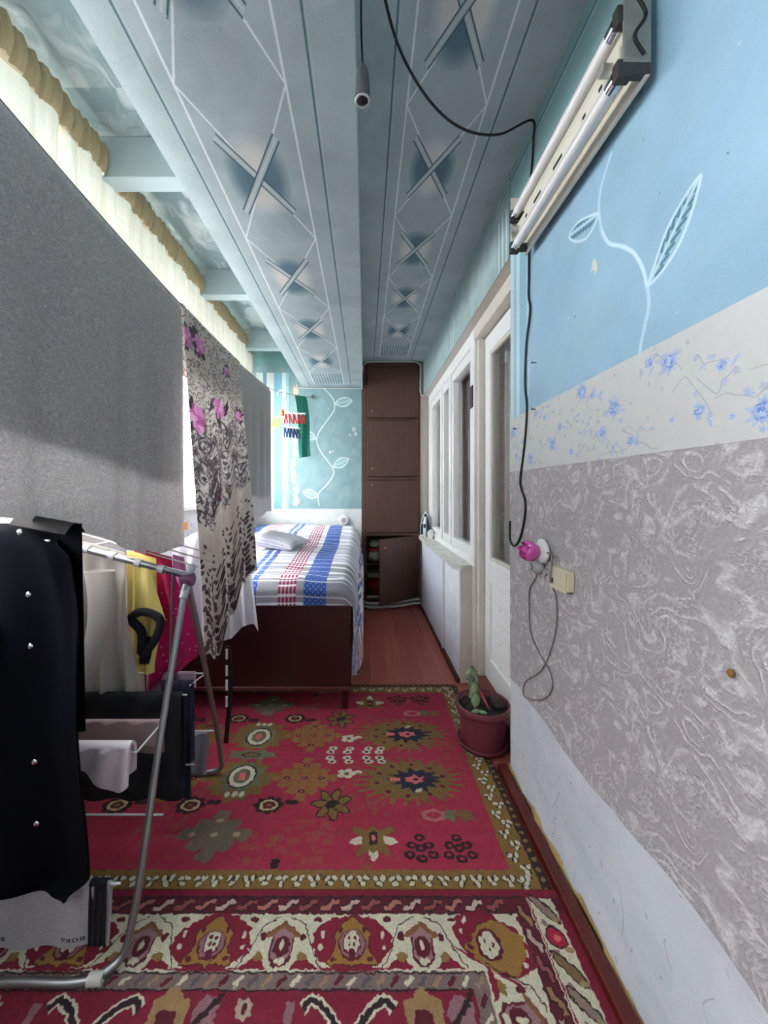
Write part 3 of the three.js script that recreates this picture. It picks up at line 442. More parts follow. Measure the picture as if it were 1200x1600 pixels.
    blob(x, -0.3, Y(0.53), 0.02, 0.024, 8, 0.3, K.dark); for (let k = 0; k < 40; k++) ell(x, -0.3 + rr(-0.14, 0.2), Y(0.44) + rr(-0.08, 0.08), rr(0.008, 0.024), rr(0.006, 0.016), 'rgba(150,92,58,0.4)');
  }
  blob(x, -0.535, cy, 0.13, 0.04, 18, 0.3, K.green); ell(x, -0.535, cy, 0.045, 0.016, K.dark); ell(x, -0.535, cy, 0.038, 0.011, K.olive);
  // border: ochre band with white florets, dark zigzag outer edge
  const band = 0.1, e = 0.03; x.fillStyle = K.maroon;
  for (const [a, b, c, f] of [[x0, d0, x1 - x0, e], [x0, d1 - e, x1 - x0, e], [x1 - e, d0, e, d1 - d0], [x0, d0, e, d1 - d0]]) { x.fillStyle = C(56, 34, 28); x.fillRect(a, b, c, f); }
  for (const [a, b, c, f] of [[x0 + e, d0 + e, x1 - x0 - 2 * e, band - e], [x0 + e, d1 - band, x1 - x0 - 2 * e, band - e], [x1 - band - 0.01, d0 + e, band - e + 0.01, d1 - d0 - 2 * e], [x0 + e, d0 + e, band - e, d1 - d0 - 2 * e]]) { x.fillStyle = C(130, 98, 46); x.fillRect(a, b, c, f); }
  const floret = (a, b) => { for (const [u, v] of [[-0.011, 0.006], [0.011, 0.008], [0, -0.011]]) { ell(x, a + u, b + v, 0.0125, 0.0095, K.dark); } for (const [u, v] of [[-0.011, 0.006], [0.011, 0.008], [0, -0.011]]) ell(x, a + u, b + v, 0.0105, 0.0075, K.cream, rr(0, 3)); };
  let z = 0; for (let b = d0 + 0.06; b < d1 - 0.04; b += 0.043) { floret(x1 - 0.066 + 0.012 * (z++ % 2 ? 1 : -1), b); floret(x0 + 0.066, b); }
  for (let a = x0 + 0.07; a < x1 - 0.07; a += 0.052) { floret(a, d1 - 0.063 + 0.008 * (z++ % 2 ? 1 : -1)); floret(a, d0 + 0.066); }
  for (let b = d0; b < d1; b += 0.034) { ell(x, x1 - 0.014, b, 0.009, 0.008, C(132, 104, 70)); }
  for (let a = x0; a < x1; a += 0.034) ell(x, a, d1 - 0.014, 0.009, 0.007, C(132, 96, 62));
});
seed = 57;
const RB = [-1.22, 0.592, 0.05, 1.195];
const rugB = rugTex(...RB, 2048, (x) => {
  const [x0, x1, d0, d1] = RB, R = (a, b, c, e, col) => { x.fillStyle = col; x.fillRect(a, c, b - a, e - c); };
  R(x0, x1, d0, d1, K.crim);
  // narrow dark band with hooks, all round
  R(x0, x1, 1.128, 1.172, K.maroon); R(0.445, 0.49, d0, 1.172, K.maroon); R(x0, 0.49, 1.124, 1.128, K.dark); R(x0, 0.49, 1.172, 1.176, K.dark);
  const hook = (cx, cy, q, c) => { x.save(); x.translate(cx, cy); x.rotate(q); x.strokeStyle = K.dark; x.lineWidth = 0.02; path(x, [[-0.028, -0.008], [-0.008, -0.008], [0.008, 0.01], [0.026, 0.01]]); x.stroke(); x.strokeStyle = c; x.lineWidth = 0.012; path(x, [[-0.028, -0.008], [-0.008, -0.008], [0.008, 0.01], [0.026, 0.01]]); x.stroke(); x.restore(); };
  let k = 0; for (let a = x0; a < 0.44; a += 0.062) hook(a, 1.15, 0, [C(168, 108, 98), C(190, 160, 148), C(140, 74, 70)][k++ % 3]);
  for (let b = 1.12; b > d0; b -= 0.062) hook(0.468, b, -Math.PI / 2, [C(150, 112, 78), C(180, 150, 140), C(140, 74, 70)][k++ % 3]);
  // cream leaf border on the right side
  R(0.497, 0.567, d0, 1.168, K.cream); R(0.49, 0.494, d0, 1.172, K.cream); k = 0;
  for (let b = 1.14; b > d0; b -= 0.072) { const j = k++ % 3; x.save(); x.translate(0.532, b); x.rotate(-0.9); if (j === 1) { ell(x, 0, 0, 0.03, 0.026, K.dark); ell(x, 0, 0, 0.026, 0.022, C(160, 26, 56)); ell(x, 0.004, 0, 0.008, 0.01, K.rose); } else { ell(x, 0, 0, 0.05, 0.015, K.dark); ell(x, 0, 0, 0.045, 0.011, j ? C(120, 96, 64) : C(140, 116, 100)); } x.restore(); ell(x, 0.515, b - 0.036, 0.01, 0.008, K.mauve); ell(x, 0.552, b - 0.03, 0.012, 0.006, C(150, 130, 90)); }
  // main border: cream waves round red arches with ochre hearts and mauve palmettes
  const lobe = (cx, cy, q, kind) => {
    x.save(); x.translate(cx, cy); x.rotate(q);
    if (kind === 0) {
      blob(x, 0, 0, 0.112, 0.068, 40, 0.04, K.crim); path(x, [[-0.1, -0.06], [0.1, -0.06], [0.07, -0.066], [-0.07, -0.066]], true); x.fillStyle = K.crim; x.fill();
      const ol = [[0, 0.062], [0.028, 0.042], [0.05, 0.02], [0.046, -0.012], [0.066, -0.052], [0.012, -0.052], [0, -0.06], [-0.012, -0.052], [-0.066, -0.052], [-0.046, -0.012], [-0.05, 0.02], [-0.028, 0.042]]; curve(x, ol, true); x.fillStyle = C(146, 108, 50); x.fill(); x.strokeStyle = K.maroon; x.lineWidth = 0.003; x.stroke();
      ell(x, 0, -0.008, 0.038, 0.036, K.maroon); ell(x, 0, -0.006, 0.034, 0.033, K.mauve); ell(x, 0, -0.004, 0.024, 0.028, K.maroon); ell(x, 0, -0.002, 0.021, 0.026, K.cream); for (const [a, b] of [[-0.008, 0.008], [0.008, 0.008], [-0.006, -0.006], [0.006, -0.008]]) ell(x, a, b, 0.003, 0.005, K.maroon); ell(x, 0, -0.032, 0.01, 0.014, K.maroon);
      for (const s of [-1, 1]) { ell(x, s * 0.034, 0.028, 0.006, 0.008, K.maroon); ell(x, s * 0.05, -0.04, 0.008, 0.006, K.maroon); ell(x, s * 0.084, 0.016, 0.005, 0.01, K.cream); ell(x, s * 0.086, -0.014, 0.006, 0.006, K.cream); }
    } else {
      path(x, [[-0.105, -0.062], [-0.06, -0.03], [-0.03, -0.062]], true); x.fillStyle = K.crim; x.fill(); path(x, [[0.105, -0.062], [0.06, -0.03], [0.03, -0.062]], true); x.fill();
      const pm = [[0, 0.05], [0.046, 0.018], [0.03, 0.008], [0.03, -0.04], [0.012, -0.058], [-0.012, -0.058], [-0.03, -0.04], [-0.03, 0.008], [-0.046, 0.018]]; path(x, pm, true); x.fillStyle = K.maroon; x.fill();
      path(x, pm.map(([a, b]) => [a * 0.84, b * 0.84]), true); x.fillStyle = C(150, 112, 116); x.fill(); path(x, [[0, 0.048], [0.05, 0.014], [0.04, 0.008], [0, 0.034], [-0.04, 0.008], [-0.05, 0.014]], true); x.fillStyle = C(128, 84, 52); x.fill();
      ell(x, 0, -0.012, 0.022, 0.024, K.maroon); ell(x, 0, -0.008, 0.007, 0.013, K.cream); ell(x, 0, -0.045, 0.014, 0.008, K.cream);
      for (const s of [-1, 1]) { ell(x, s * 0.055, 0.01, 0.009, 0.011, K.maroon); ell(x, s * 0.058, -0.035, 0.014, 0.01, C(134, 104, 56)); x.strokeStyle = K.dark; x.lineWidth = 0.0025; path(x, [[s * 0.015, 0.06], [s * 0.06, 0.04], [s * 0.085, -0.02], [s * 0.11, -0.06]]); x.stroke(); }
    }
    x.restore();
  };
  R(x0, 0.445, 0.99, 1.126, K.cream); R(0.31, 0.445, d0, 1.126, K.cream);
  for (let n = -3; n <= 1; n++) { const c = -0.035 + n * 0.384; if (n < 1) { lobe(c, 1.058, 0, 0); lobe(c + 0.192, 1.058, 0, 1); } for (const e of [-0.1, 0.1]) { ell(x, c + e + 0.0, 1.112, 0.012, 0.007, K.maroon); } }
  x.strokeStyle = K.cream; x.lineWidth = 0.008; lobe(0.352, 1.056, -0.5, 0); blob(x, 0.365, 1.045, 0.075, 0.068, 16, 0.12, C(146, 108, 50)); ell(x, 0.34, 1.05, 0.034, 0.038, K.maroon); ell(x, 0.34, 1.05, 0.026, 0.031, K.cream); for (const [a, b] of [[-0.01, 0.01], [0.01, 0], [0, -0.012]]) ell(x, 0.34 + a, 1.05 + b, 0.004, 0.006, K.maroon);
  for (let n = 0; n < 5; n++) lobe(0.378, 0.9 - n * 0.19, -Math.PI / 2, 1 - (n % 2));
  // small inner band
  R(x0, 0.31, 0.955, 0.99, C(120, 100, 96)); R(0.272, 0.31, d0, 0.99, C(120, 100, 96)); R(x0, 0.31, 0.987, 0.991, K.dark); R(x0, 0.272, 0.952, 0.956, K.dark); k = 0;
  for (let a = x0; a < 0.3; a += 0.036) { x.save(); x.translate(a, 0.972); x.rotate(0.8); x.fillStyle = [K.maroon, K.cream, C(90, 80, 84), C(150, 118, 96)][k++ % 4]; x.fillRect(-0.014, -0.005, 0.028, 0.01); x.restore(); }
  for (let b = 0.97; b > d0; b -= 0.036) { x.save(); x.translate(0.291, b); x.rotate(0.8); x.fillStyle = [K.maroon, K.cream, C(90, 80, 84), C(150, 118, 96)][k++ % 4]; x.fillRect(-0.014, -0.005, 0.028, 0.01); x.restore(); }
  // field figures
  for (let b = 0.92; b > 0.1; b -= 0.2) { for (const a of [-0.29, -0.9]) { blob(x, a, b, 0.026, 0.024, 14, 0.25, C(168, 152, 132)); ell(x, a, b, 0.008, 0.01, K.maroon); blob(x, a + 0.11, b - 0.01, 0.014, 0.03, 8, 0.3, K.mauve); }
    for (const a of [-0.04, -0.65]) { for (const s of [-1, 1]) { x.strokeStyle = K.cream; x.lineWidth = 0.026; curve(x, [[a + s * 0.02, b - 0.04], [a + s * 0.05, b - 0.005], [a + s * 0.09, b + 0.015], [a + s * 0.11, b - 0.002]]); x.stroke(); x.strokeStyle = K.dark; x.lineWidth = 0.013; curve(x, [[a + s * 0.02, b - 0.04], [a + s * 0.05, b - 0.005], [a + s * 0.09, b + 0.015], [a + s * 0.11, b - 0.002]]); x.stroke(); } }
    for (const a of [0.14, -0.47]) { blob(x, a, b - 0.02, 0.055, 0.065, 12, 0.2, C(150, 118, 80)); blob(x, a, b - 0.03, 0.03, 0.035, 8, 0.25, K.maroon); blob(x, a + 0.09, b - 0.01, 0.036, 0.04, 10, 0.2, K.mauve); x.strokeStyle = K.dark; x.lineWidth = 0.012; path(x, [[a + 0.06, b - 0.04], [a + 0.125, b + 0.03]]); x.stroke(); } }
});
const rugMat = (t) => S(C(255, 255, 255), 0.95, { map: t, bumpMap: pileTex, bumpScale: 0.0015, sheen: 0.15, sheenRoughness: 0.8 });
const pileTex = canvas(512, 512, (x, w, h) => { x.fillStyle = C(128, 128, 128); x.fillRect(0, 0, w, h); grain(x, w, h, 0.9, 6, 0.8); }, false); pileTex.repeat.set(6, 6);
const rug = (name, R_, t, y0, y1, label) => { const [x0, x1, d0, d1] = R_, o = thing(name, label, 'rug'); mesh('pile', slab(V(x0, y1, d0), V(x1 - x0, 0, 0), V(0, 0, d1 - d0), y1 - y0 - 0.0015), rugMat(t), o); mesh('backing', bx(x0 + 0.003, x1 - 0.003, y0, y0 + 0.0015, d0 + 0.003, d1 - 0.003), S(C(110, 90, 70), 0.95), o); };
rug('rug', [RA[0], RA[1], 1.2, RA[3]], (() => { const t = rugA.clone(); const f = (1.2 - RA[2]) / (RA[3] - RA[2]); t.repeat.set(1, 1 - f); t.offset.set(0, f); return t; })(), 0.001, 0.009, 'pink-red patterned rug with ochre floret border reaching under the bed');
rug('rug', RB, rugB, 0.001, 0.011, 'crimson rug with cream wave border nearest the viewer');

// ================================================================ BUILT-IN CABINET in the niche
seed = 12;
const cabTex = canvas(512, 1024, (x, w, h) => {
  x.fillStyle = C(80, 51, 41); x.fillRect(0, 0, w, h);
  for (let i = 0; i < 900; i++) { x.strokeStyle = `rgba(${rnd() < 0.6 ? '58,35,28' : '114,78,63'},${rr(0.06, 0.3)})`; x.lineWidth = rr(0.6, 3); const a = rr(0, w), b = rr(-200, h); path(x, [[a, b], [a + rr(-3, 3), b + rr(80, 500)]]); x.stroke(); }
  grain(x, w, h, 0.1, 50);
});
const cabMat = S(C(255, 255, 255), 0.5, { map: cabTex }), cabFrame = cabMat;
{
  const cab = thing('built_in_cabinet', 'tall brown wood-grain cabinet built into the end niche', 'cabinet');
  const x0 = -0.035, x1 = 0.605, f = 4.19;
  const rails = [[0.0, 0.085], [0.765, 0.8], [1.376, 1.41], [2.027, 2.05], [2.6, 2.66]];
  mesh('cabinet_frame', [bx(x0, x0 + 0.055, 0.0, 2.66, f, f + 0.03, 0.003), bx(x1 - 0.022, x1, 0.0, 2.66, f, f + 0.03, 0.003), ...rails.map(([a, b], i) => bx(x0 + 0.055, x1 - 0.022, i ? a : 0.065, b, f, f + 0.03, 0.003))], cabFrame, cab);
  mesh('carcass', [bx(x0 + 0.005, x0 + 0.02, 0, 2.66, f + 0.03, f + 0.33), bx(x1 - 0.02, x1 - 0.005, 0, 2.66, f + 0.03, f + 0.33), bx(x0, x1, 0, 2.66, f + 0.33, f + 0.345), bx(x0, x1, 0.07, 0.085, f + 0.03, f + 0.33), bx(x0, x1, 2.645, 2.66, f + 0.03, f + 0.33), bx(x0, x1, 0.78, 0.795, f + 0.03, f + 0.33)], cabFrame, cab);
  mesh('shelf', bx(x0 + 0.02, x1 - 0.02, 0.44, 0.458, f + 0.03, f + 0.33), cabFrame, cab);
  const knob = (x, y, d, p) => mesh('knob', [ball(x, y, d - 0.022, 0.013), rod(V(x, y, d), V(x, y, d - 0.02), 0.006)], S(C(150, 104, 78), 0.35), p);
  for (const [a, b, ky] of [[2.05, 2.6, 2.12], [1.41, 2.027, 1.5], [0.8, 1.376, 1.32]]) { const dr = mesh('cabinet_door', bx(0.022, 0.582, a + 0.004, b - 0.004, f - 0.016, f, 0.004), cabMat, cab); knob(0.085, ky, f - 0.016, dr); }
  const dr = new THREE.Group(); dr.name = 'cabinet_door'; cab.add(dr); dr.position.copy(V(0.582, 0, f)); dr.rotation.y = 0.68;
  mesh('door_panel', bx(-0.556, 0, 0.1, 0.768, 0, 0.018, 0.004), cabMat, dr); mesh('knob', [ball(-0.5, 0.68, -0.022, 0.013), rod(V(-0.5, 0.68, 0), V(-0.5, 0.68, -0.02), 0.006)], S(C(150, 104, 78), 0.35), dr);
  mesh('white_bottom_rail', bx(0.025, 0.58, 0.088, 0.11, f + 0.005, f + 0.028), M.oldWhite, cab);
}
// things on the open lower shelves
const crumple = (cx, cy, d, rx, ry, rz, sd) => { const g = new THREE.IcosahedronGeometry(1, 4), p = g.attributes.position; for (let i = 0; i < p.count; i++) { const a = p.getX(i), b = p.getY(i), c = p.getZ(i), m = 0.8 + 0.4 * fbm(a * 2.2 + sd, b * 2.2 + c * 1.7, 3); p.setXYZ(i, cx + a * rx * m, Math.max(cy + b * ry * m, cy - ry * 0.8), -d + c * rz * m); } g.computeVertexNormals(); return g; };
tag(mesh('folded_cloth', crumple(0.11, 0.52, 4.34, 0.075, 0.07, 0.1, 3), S(C(176, 170, 160), 0.9)), 'grey folded cloth on the upper shelf inside the open cabinet', 'cloth');
tag(mesh('red_package', bx(0.04, 0.2, 0.602, 0.632, 4.28, 4.46, 0.008), S(C(170, 40, 48), 0.5)), 'flat red package lying on the grey cloth inside the cabinet', 'package');
scene.children.at(-1).position.y = -0.02;
tag(mesh('paper_bag', crumple(0.11, 0.66, 4.36, 0.07, 0.045, 0.08, 9), S(C(190, 184, 166), 0.8)), 'pale crumpled bag topmost behind the ajar cabinet door', 'bag');
tag(mesh('red_bag', crumple(0.12, 0.18, 4.36, 0.085, 0.115, 0.1, 5), S(C(140, 26, 44), 0.6)), 'dark red bag at the bottom of the open cabinet', 'bag');
tag(mesh('newspaper_stack', [bx(0.03, 0.22, 0.292, 0.3, 4.27, 4.47, 0.004), bx(0.035, 0.215, 0.3, 0.318, 4.265, 4.47, 0.004), bx(0.03, 0.21, 0.318, 0.34, 4.275, 4.47, 0.004)], S(C(170, 166, 156), 0.9)), 'stack of grey papers on the red bag inside the cabinet', 'papers');

// pipes along the foot of the cabinet
for (const [y, d, r, l] of [[0.052, 4.14, 0.014, 'upper white heating pipe running along the foot of the cabinet'], [0.02, 4.11, 0.016, 'lower white heating pipe lying on the floor before the cabinet']]) tag(mesh('heating_pipe', tube([V(-0.06, y + 0.014, d + 0.01), V(-0.02, y + 0.008, d), V(0.05, y, d - 0.02), V(0.2, y, d - 0.02), V(0.4, y + 0.01, d), V(0.52, y + 0.025, d + 0.02), V(0.596, y + 0.03, d + 0.02)], r, 40, 10), M.whiteCable), l, 'pipe');
tag(mesh('white_cable', tube([V(-0.03, 2.36, 4.17), V(-0.025, 2.55, 4.17), V(-0.005, 2.635, 4.165), V(0.06, 2.655, 4.165), V(0.3, 2.657, 4.165), V(0.54, 2.655, 4.165), V(0.595, 2.63, 4.165), V(0.603, 2.54, 4.17), V(0.61, 2.31, 4.17), V(0.64, 2.285, 4.16)], 0.006, 90, 6), M.whiteCable), 'white cable arching over the top of the brown cabinet', 'cable');
tag(mesh('white_cable', tube([V(-0.78, 2.385, 4.19), V(-0.6, 2.378, 4.19), V(-0.3, 2.376, 4.19), V(-0.04, 2.372, 4.188)], 0.006, 40, 6), M.whiteCable), 'thin white cable along the top of the end wall', 'cable');
{
  const o = thing('junction_box', 'round white socket box low on the end wall above the bed', 'socket');
  mesh('box', new THREE.CylinderGeometry(0.052, 0.056, 0.03, 28).rotateX(Math.PI / 2).translate(-0.231, 0.94, -4.183), M.white, o);
  mesh('boss', [new THREE.TorusGeometry(0.02, 0.006, 8, 24).translate(-0.231, 0.94, -4.166), new THREE.CylinderGeometry(0.012, 0.012, 0.01, 16).rotateX(Math.PI / 2).translate(-0.231, 0.94, -4.165)], S(C(190, 186, 176), 0.5), o);
}

// ================================================================ BED
seed = 5;
const mahog = canvas(1024, 512, (x, w, h) => { x.fillStyle = C(52, 16, 18); x.fillRect(0, 0, w, h); for (let i = 0; i < 500; i++) { x.strokeStyle = `rgba(${rnd() < 0.6 ? '32,10,12' : '78,28,28'},${rr(0.05, 0.25)})`; x.lineWidth = rr(0.8, 3); const a = rr(-200, w), b = rr(0, h); path(x, [[a, b], [a + rr(100, 500), b + rr(-4, 4)]]); x.stroke(); } grain(x, w, h, 0.1, 40); });
const mahMat = S(C(255, 255, 255), 0.3, { map: mahog, clearcoat: 0.3, clearcoatRoughness: 0.25 });
const topY = (d, a) => { // height of the blanket: d distance, a across 0..1
  let y = 0.735 + 0.05 * sm(2.2, 3.0, d) + 0.1 * sm(3.1, 3.9, d);
  return y + 0.02 * Math.sin(a * Math.PI) + 0.024 * (fbm(a * 4 + 1, d * 3.4, 3) - 0.5) * 2;
};
{
  const bed = thing('bed', 'dark mahogany wooden bed standing against the end wall', 'bed');
  mesh('footboard', bx(-1.2, -0.078, 0.135, 0.6, 2.19, 2.222, 0.006), mahMat, bed);
  mesh('foot_rail', bx(-1.2, -0.07, 0.115, 0.138, 2.18, 2.232, 0.005), S(C(96, 46, 46), 0.35), bed);
  mesh('headboard', bx(-1.2, -0.078, 0.135, 0.72, 4.15, 4.18, 0.006), mahMat, bed);
  for (const x of [-1.195, -0.108]) mesh('side_rail', bx(x, x + 0.028, 0.2, 0.45, 2.222, 4.15, 0.004), mahMat, bed);
  for (const [x, d] of [[-0.115, 2.21], [-1.16, 2.21], [-0.115, 4.15], [-1.16, 4.15]]) mesh('leg', new THREE.CylinderGeometry(0.036, 0.022, 0.115, 4, 1).rotateY(Math.PI / 4).translate(x, 0.0665, -d), mahMat, bed);
  tag(mesh('mattress', bx(-1.165, -0.112, 0.3, 0.7, 2.235, 4.14, 0.05), S(C(205, 200, 195), 0.9)), 'pale mattress under the striped blanket', 'mattress');
}
const blanketTex = canvas(1536, 2048, (x, w, h) => {
  // u: 0 = left edge, 1 = hem of the right drop (1.6 m); v: far end at the top (2.25 m)
  const sx = w / 1.6, sy = h / 2.25, R = (a, b, c, e, col) => { x.fillStyle = col; x.fillRect(a * sx, c * sy, (b - a) * sx, (e - c) * sy); };
  R(0, 1.6, 0, 2.25, C(232, 232, 238));
  const rows = [[0.0, 0.12, 0], [0.12, 0.26, 1], [0.34, 0.42, 1], [0.5, 0.54, 1], [0.6, 0.7, 1], [0.75, 0.78, 1], [0.84, 0.9, 1], [0.94, 1.06, 1], [1.1, 1.13, 1], [1.18, 1.26, 1], [1.32, 1.36, 1], [1.4, 1.5, 1], [1.55, 1.6, 2], [1.63, 1.72, 2], [1.755, 1.84, 2], [1.87, 2.02, 2], [2.05, 2.23, 2]];
  for (const [a, b, k] of rows) R(0, 1.6, a, b, k === 2 ? C(150, 147, 154) : k ? C(196, 194, 206) : C(160, 158, 168));
  const weave = (a, b, c, d2) => { R(a, b, 0, 2.25, c); for (let yy = 0; yy < 2.25; yy += 0.016) for (let xx = a, n = 0; xx < b - 0.001; xx += 0.016, n++) { const o = Math.round(yy / 0.016) + n; x.fillStyle = o & 1 ? d2 : 'rgba(255,255,255,0)'; x.fillRect(xx * sx, yy * sy, 0.009 * sx, 0.009 * sy); } };
  const blue = C(52, 84, 160), pale = 'rgba(196,208,236,0.55)';
  for (const a of [0.04, 0.82]) weave(a, a + 0.128, blue, pale);
  for (const a of [0.455, 0.515, 1.24, 1.3]) weave(a, a + 0.036, C(58, 92, 168), pale);
  for (const a of [0.22, 0.675, 1.44]) for (let k = 0; k < 5; k++) { R(a + k * 0.022, a + k * 0.022 + 0.012, 0, 2.25, C(150, 22, 62)); }
  // white weft lines crossing the red stripes
  for (let yy = 0.02; yy < 2.25; yy += 0.05) for (const a of [0.22, 0.675, 1.44]) R(a, a + 0.1, yy, yy + 0.012, 'rgba(236,236,240,0.85)');
  for (let yy = 0; yy < 2.25; yy += 0.09) R(0, 1.6, yy, yy + 0.009, 'rgba(240,240,244,0.7)');
  grain(x, w, h, 0.14, 12, 0.7);
});
{
  const o = tag(mesh('blanket', thick(110, 120, (u, v) => {
    const a = u * 1.6, b = v * 2.25, W = 1.09, x0 = -1.17;            // along the surface
    let x, drop = 0; const r = 0.06;
    if (a < W - r) x = x0 + a; else { const t = a - (W - r), q = Math.min(t / r, Math.PI / 2); x = x0 + W - r + r * Math.sin(q); drop = r * (1 - Math.cos(q)) + Math.max(0, t - r * Math.PI / 2); }
    const L = 1.92; let d = 4.12 - b, fd = 0; const rf = 0.07;
    if (b > L - rf) { const t = b - (L - rf), q = Math.min(t / rf, Math.PI / 2); d = 4.12 - (L - rf) - rf * Math.sin(q); fd = rf * (1 - Math.cos(q)) + Math.max(0, t - rf * Math.PI / 2); }
    const side = sm(0.0, 0.12, drop), front = sm(0.0, 0.1, fd);
    const fold = side * (0.02 * Math.sin(b * 15 + 1.2 * Math.sin(b * 5)) * sm(0.05, 0.35, drop));
    x += fold + side * 0.03 + side * sm(0.1, 0.4, drop) * 0.02 * (1 - front);
    let y = topY(d, a / W) - drop * 0.98 - fd;
    if (side < 0.5 && fd > 0) y = Math.max(y, 0.604 - 0.003); // hem lies on the footboard
    if (fd > 0) d -= (fd > 0.06 ? 0.012 : 0) * (1 - side) + side * 0.035 * Math.min(1, fd / 0.1);
    y = Math.max(y, 0.2 + 0.03 * fbm(b * 4, 2, 2));
    return V(x, y, Math.max(d, 2.165));
  }, 0.006), S(C(255, 255, 255), 0.95, { map: blanketTex, sheen: 0.2 })), 'striped blue, red and grey woven blanket spread over the bed', 'blanket');
}
{
  const pillowTex = canvas(512, 256, (x, w, h) => { x.fillStyle = C(206, 205, 212); x.fillRect(0, 0, w, h); for (let i = 0; i < 26; i++) { x.fillStyle = `rgba(${i % 2 ? '168,168,184' : '228,228,234'},0.6)`; x.fillRect(0, i * 10, w, 4); } grain(x, w, h, 0.1, 10); });
  const half = (s) => sheet(36, 30, (u, v) => { const a = 2 * u - 1, e = 2 * v - 1, th = Math.pow(Math.max(0, (1 - a * a) * (1 - e * e)), 0.42), pinch = 1 - 0.1 * (1 - Math.abs(a * e)); return new THREE.Vector3(a * 0.21 * (1 - 0.12 * (1 - e * e) * 0 - 0.1 * (1 - Math.abs(e)) * Math.abs(a)) * pinch, s * (0.062 * th * (1 + 0.35 * (fbm(a * 3 + 4, e * 3 + s, 3) - 0.5))) , e * 0.17 * (1 - 0.1 * (1 - Math.abs(a)) * Math.abs(e)) * pinch); });
  const g = mergeGeometries([norm(half(1)), norm(half(-1))]); g.rotateZ(-0.16); g.rotateX(0.06); g.rotateY(-0.3); g.translate(-0.68, 0.872, -3.0);
  tag(mesh('pillow', g, S(C(255, 255, 255), 0.9, { map: pillowTex })), 'small grey striped pillow lying on the blanket', 'pillow');
}

// ================================================================ CURTAINS on the window side
seed = 71;
const voileTex = canvas(512, 512, (x, w, h) => { x.fillStyle = C(240, 236, 222); x.fillRect(0, 0, w, h); for (let i = 0; i < 140; i++) { x.strokeStyle = `rgba(${rnd() < 0.5 ? '218,210,188' : '248,246,236'},${rr(0.1, 0.3)})`; x.lineWidth = rr(1, 8); const a = rr(0, w); path(x, [[a, 0], [a + rr(-10, 10), h]]); x.stroke(); } grain(x, w, h, 0.05, 20); });
const voile = S(C(255, 255, 255), 0.95, { map: voileTex, transmission: 0.055, thickness: 0 });
const header = S(C(168, 150, 118), 0.95, { transmission: 0.01, thickness: 0 });
[[0.42, 1.5, 'nearest cream gathered curtain hanging along the window side'], [1.5, 2.6, 'middle cream gathered curtain above the leopard-print cloth'], [2.6, 4.08, 'farthest cream gathered curtain ending at the painted end wall']].forEach(([a, b, l], n) => {
  const o = thing('curtain', l, 'curtain', null), L = b - a, off = (q, v) => 0.016 * Math.sin(q * 62 + 2 * Math.sin(q * 7 + n)) * (0.5 + 0.5 * v) + 0.01 * Math.sin(q * 23 + n + v * 1.5);
  mesh('curtain_drop', sheet(170, 10, (u, v) => { const q = lerp(a, b, u); return V(-1.195 + off(q, v), lerp(2.70, 2.36, v) + 0.006 * Math.sin(q * 9), q); }), voile, o);
  mesh('gathered_heading', sheet(220, 10, (u, v) => { const q = lerp(a, b, u); return V(-1.19 + 0.016 * Math.sin(v * Math.PI) + 0.009 * Math.sin(q * 120) + 0.004 * Math.sin(q * 290), lerp(2.83, 2.695, v) + 0.006 * Math.sin(q * 31), q); }), header, o);
});
tag(mesh('curtain_rail', rod(V(-1.197, 2.80, 0.3), V(-1.197, 2.80, 4.12), 0.009, 12), S(C(150, 130, 100), 0.5)), 'thin curtain rail under the high ceiling strip', 'curtain rail');

// ================================================================ CLOTHES LINE and what hangs on it
const lineY = (d) => 2.12 + 0.055 * Math.pow((d - 2.15) / 1.25, 2);
tag(mesh('clothes_line', tube([V(-0.86, lineY(0), 0), ...[0.6, 1.2, 1.8, 2.4, 3.0, 3.44].map((d) => V(-0.86, lineY(d), d)), V(-0.8, 2.19, 3.62), V(-0.567, 2.27, 4.19)], 0.0025, 120, 6), M.rope), 'thin clothes line running from the viewer to the end wall', 'clothes line');
seed = 18;
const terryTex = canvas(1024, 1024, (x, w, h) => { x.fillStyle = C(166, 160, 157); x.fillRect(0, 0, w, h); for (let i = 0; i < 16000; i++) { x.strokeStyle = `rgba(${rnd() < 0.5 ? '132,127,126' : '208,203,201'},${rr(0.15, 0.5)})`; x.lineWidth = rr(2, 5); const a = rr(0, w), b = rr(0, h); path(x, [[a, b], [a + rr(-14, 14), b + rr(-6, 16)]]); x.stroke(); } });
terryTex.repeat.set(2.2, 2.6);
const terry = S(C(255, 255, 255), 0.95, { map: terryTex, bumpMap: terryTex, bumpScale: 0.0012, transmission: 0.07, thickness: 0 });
const cotton = S(C(164, 161, 158), 0.95, { transmission: 0.08, thickness: 0 });
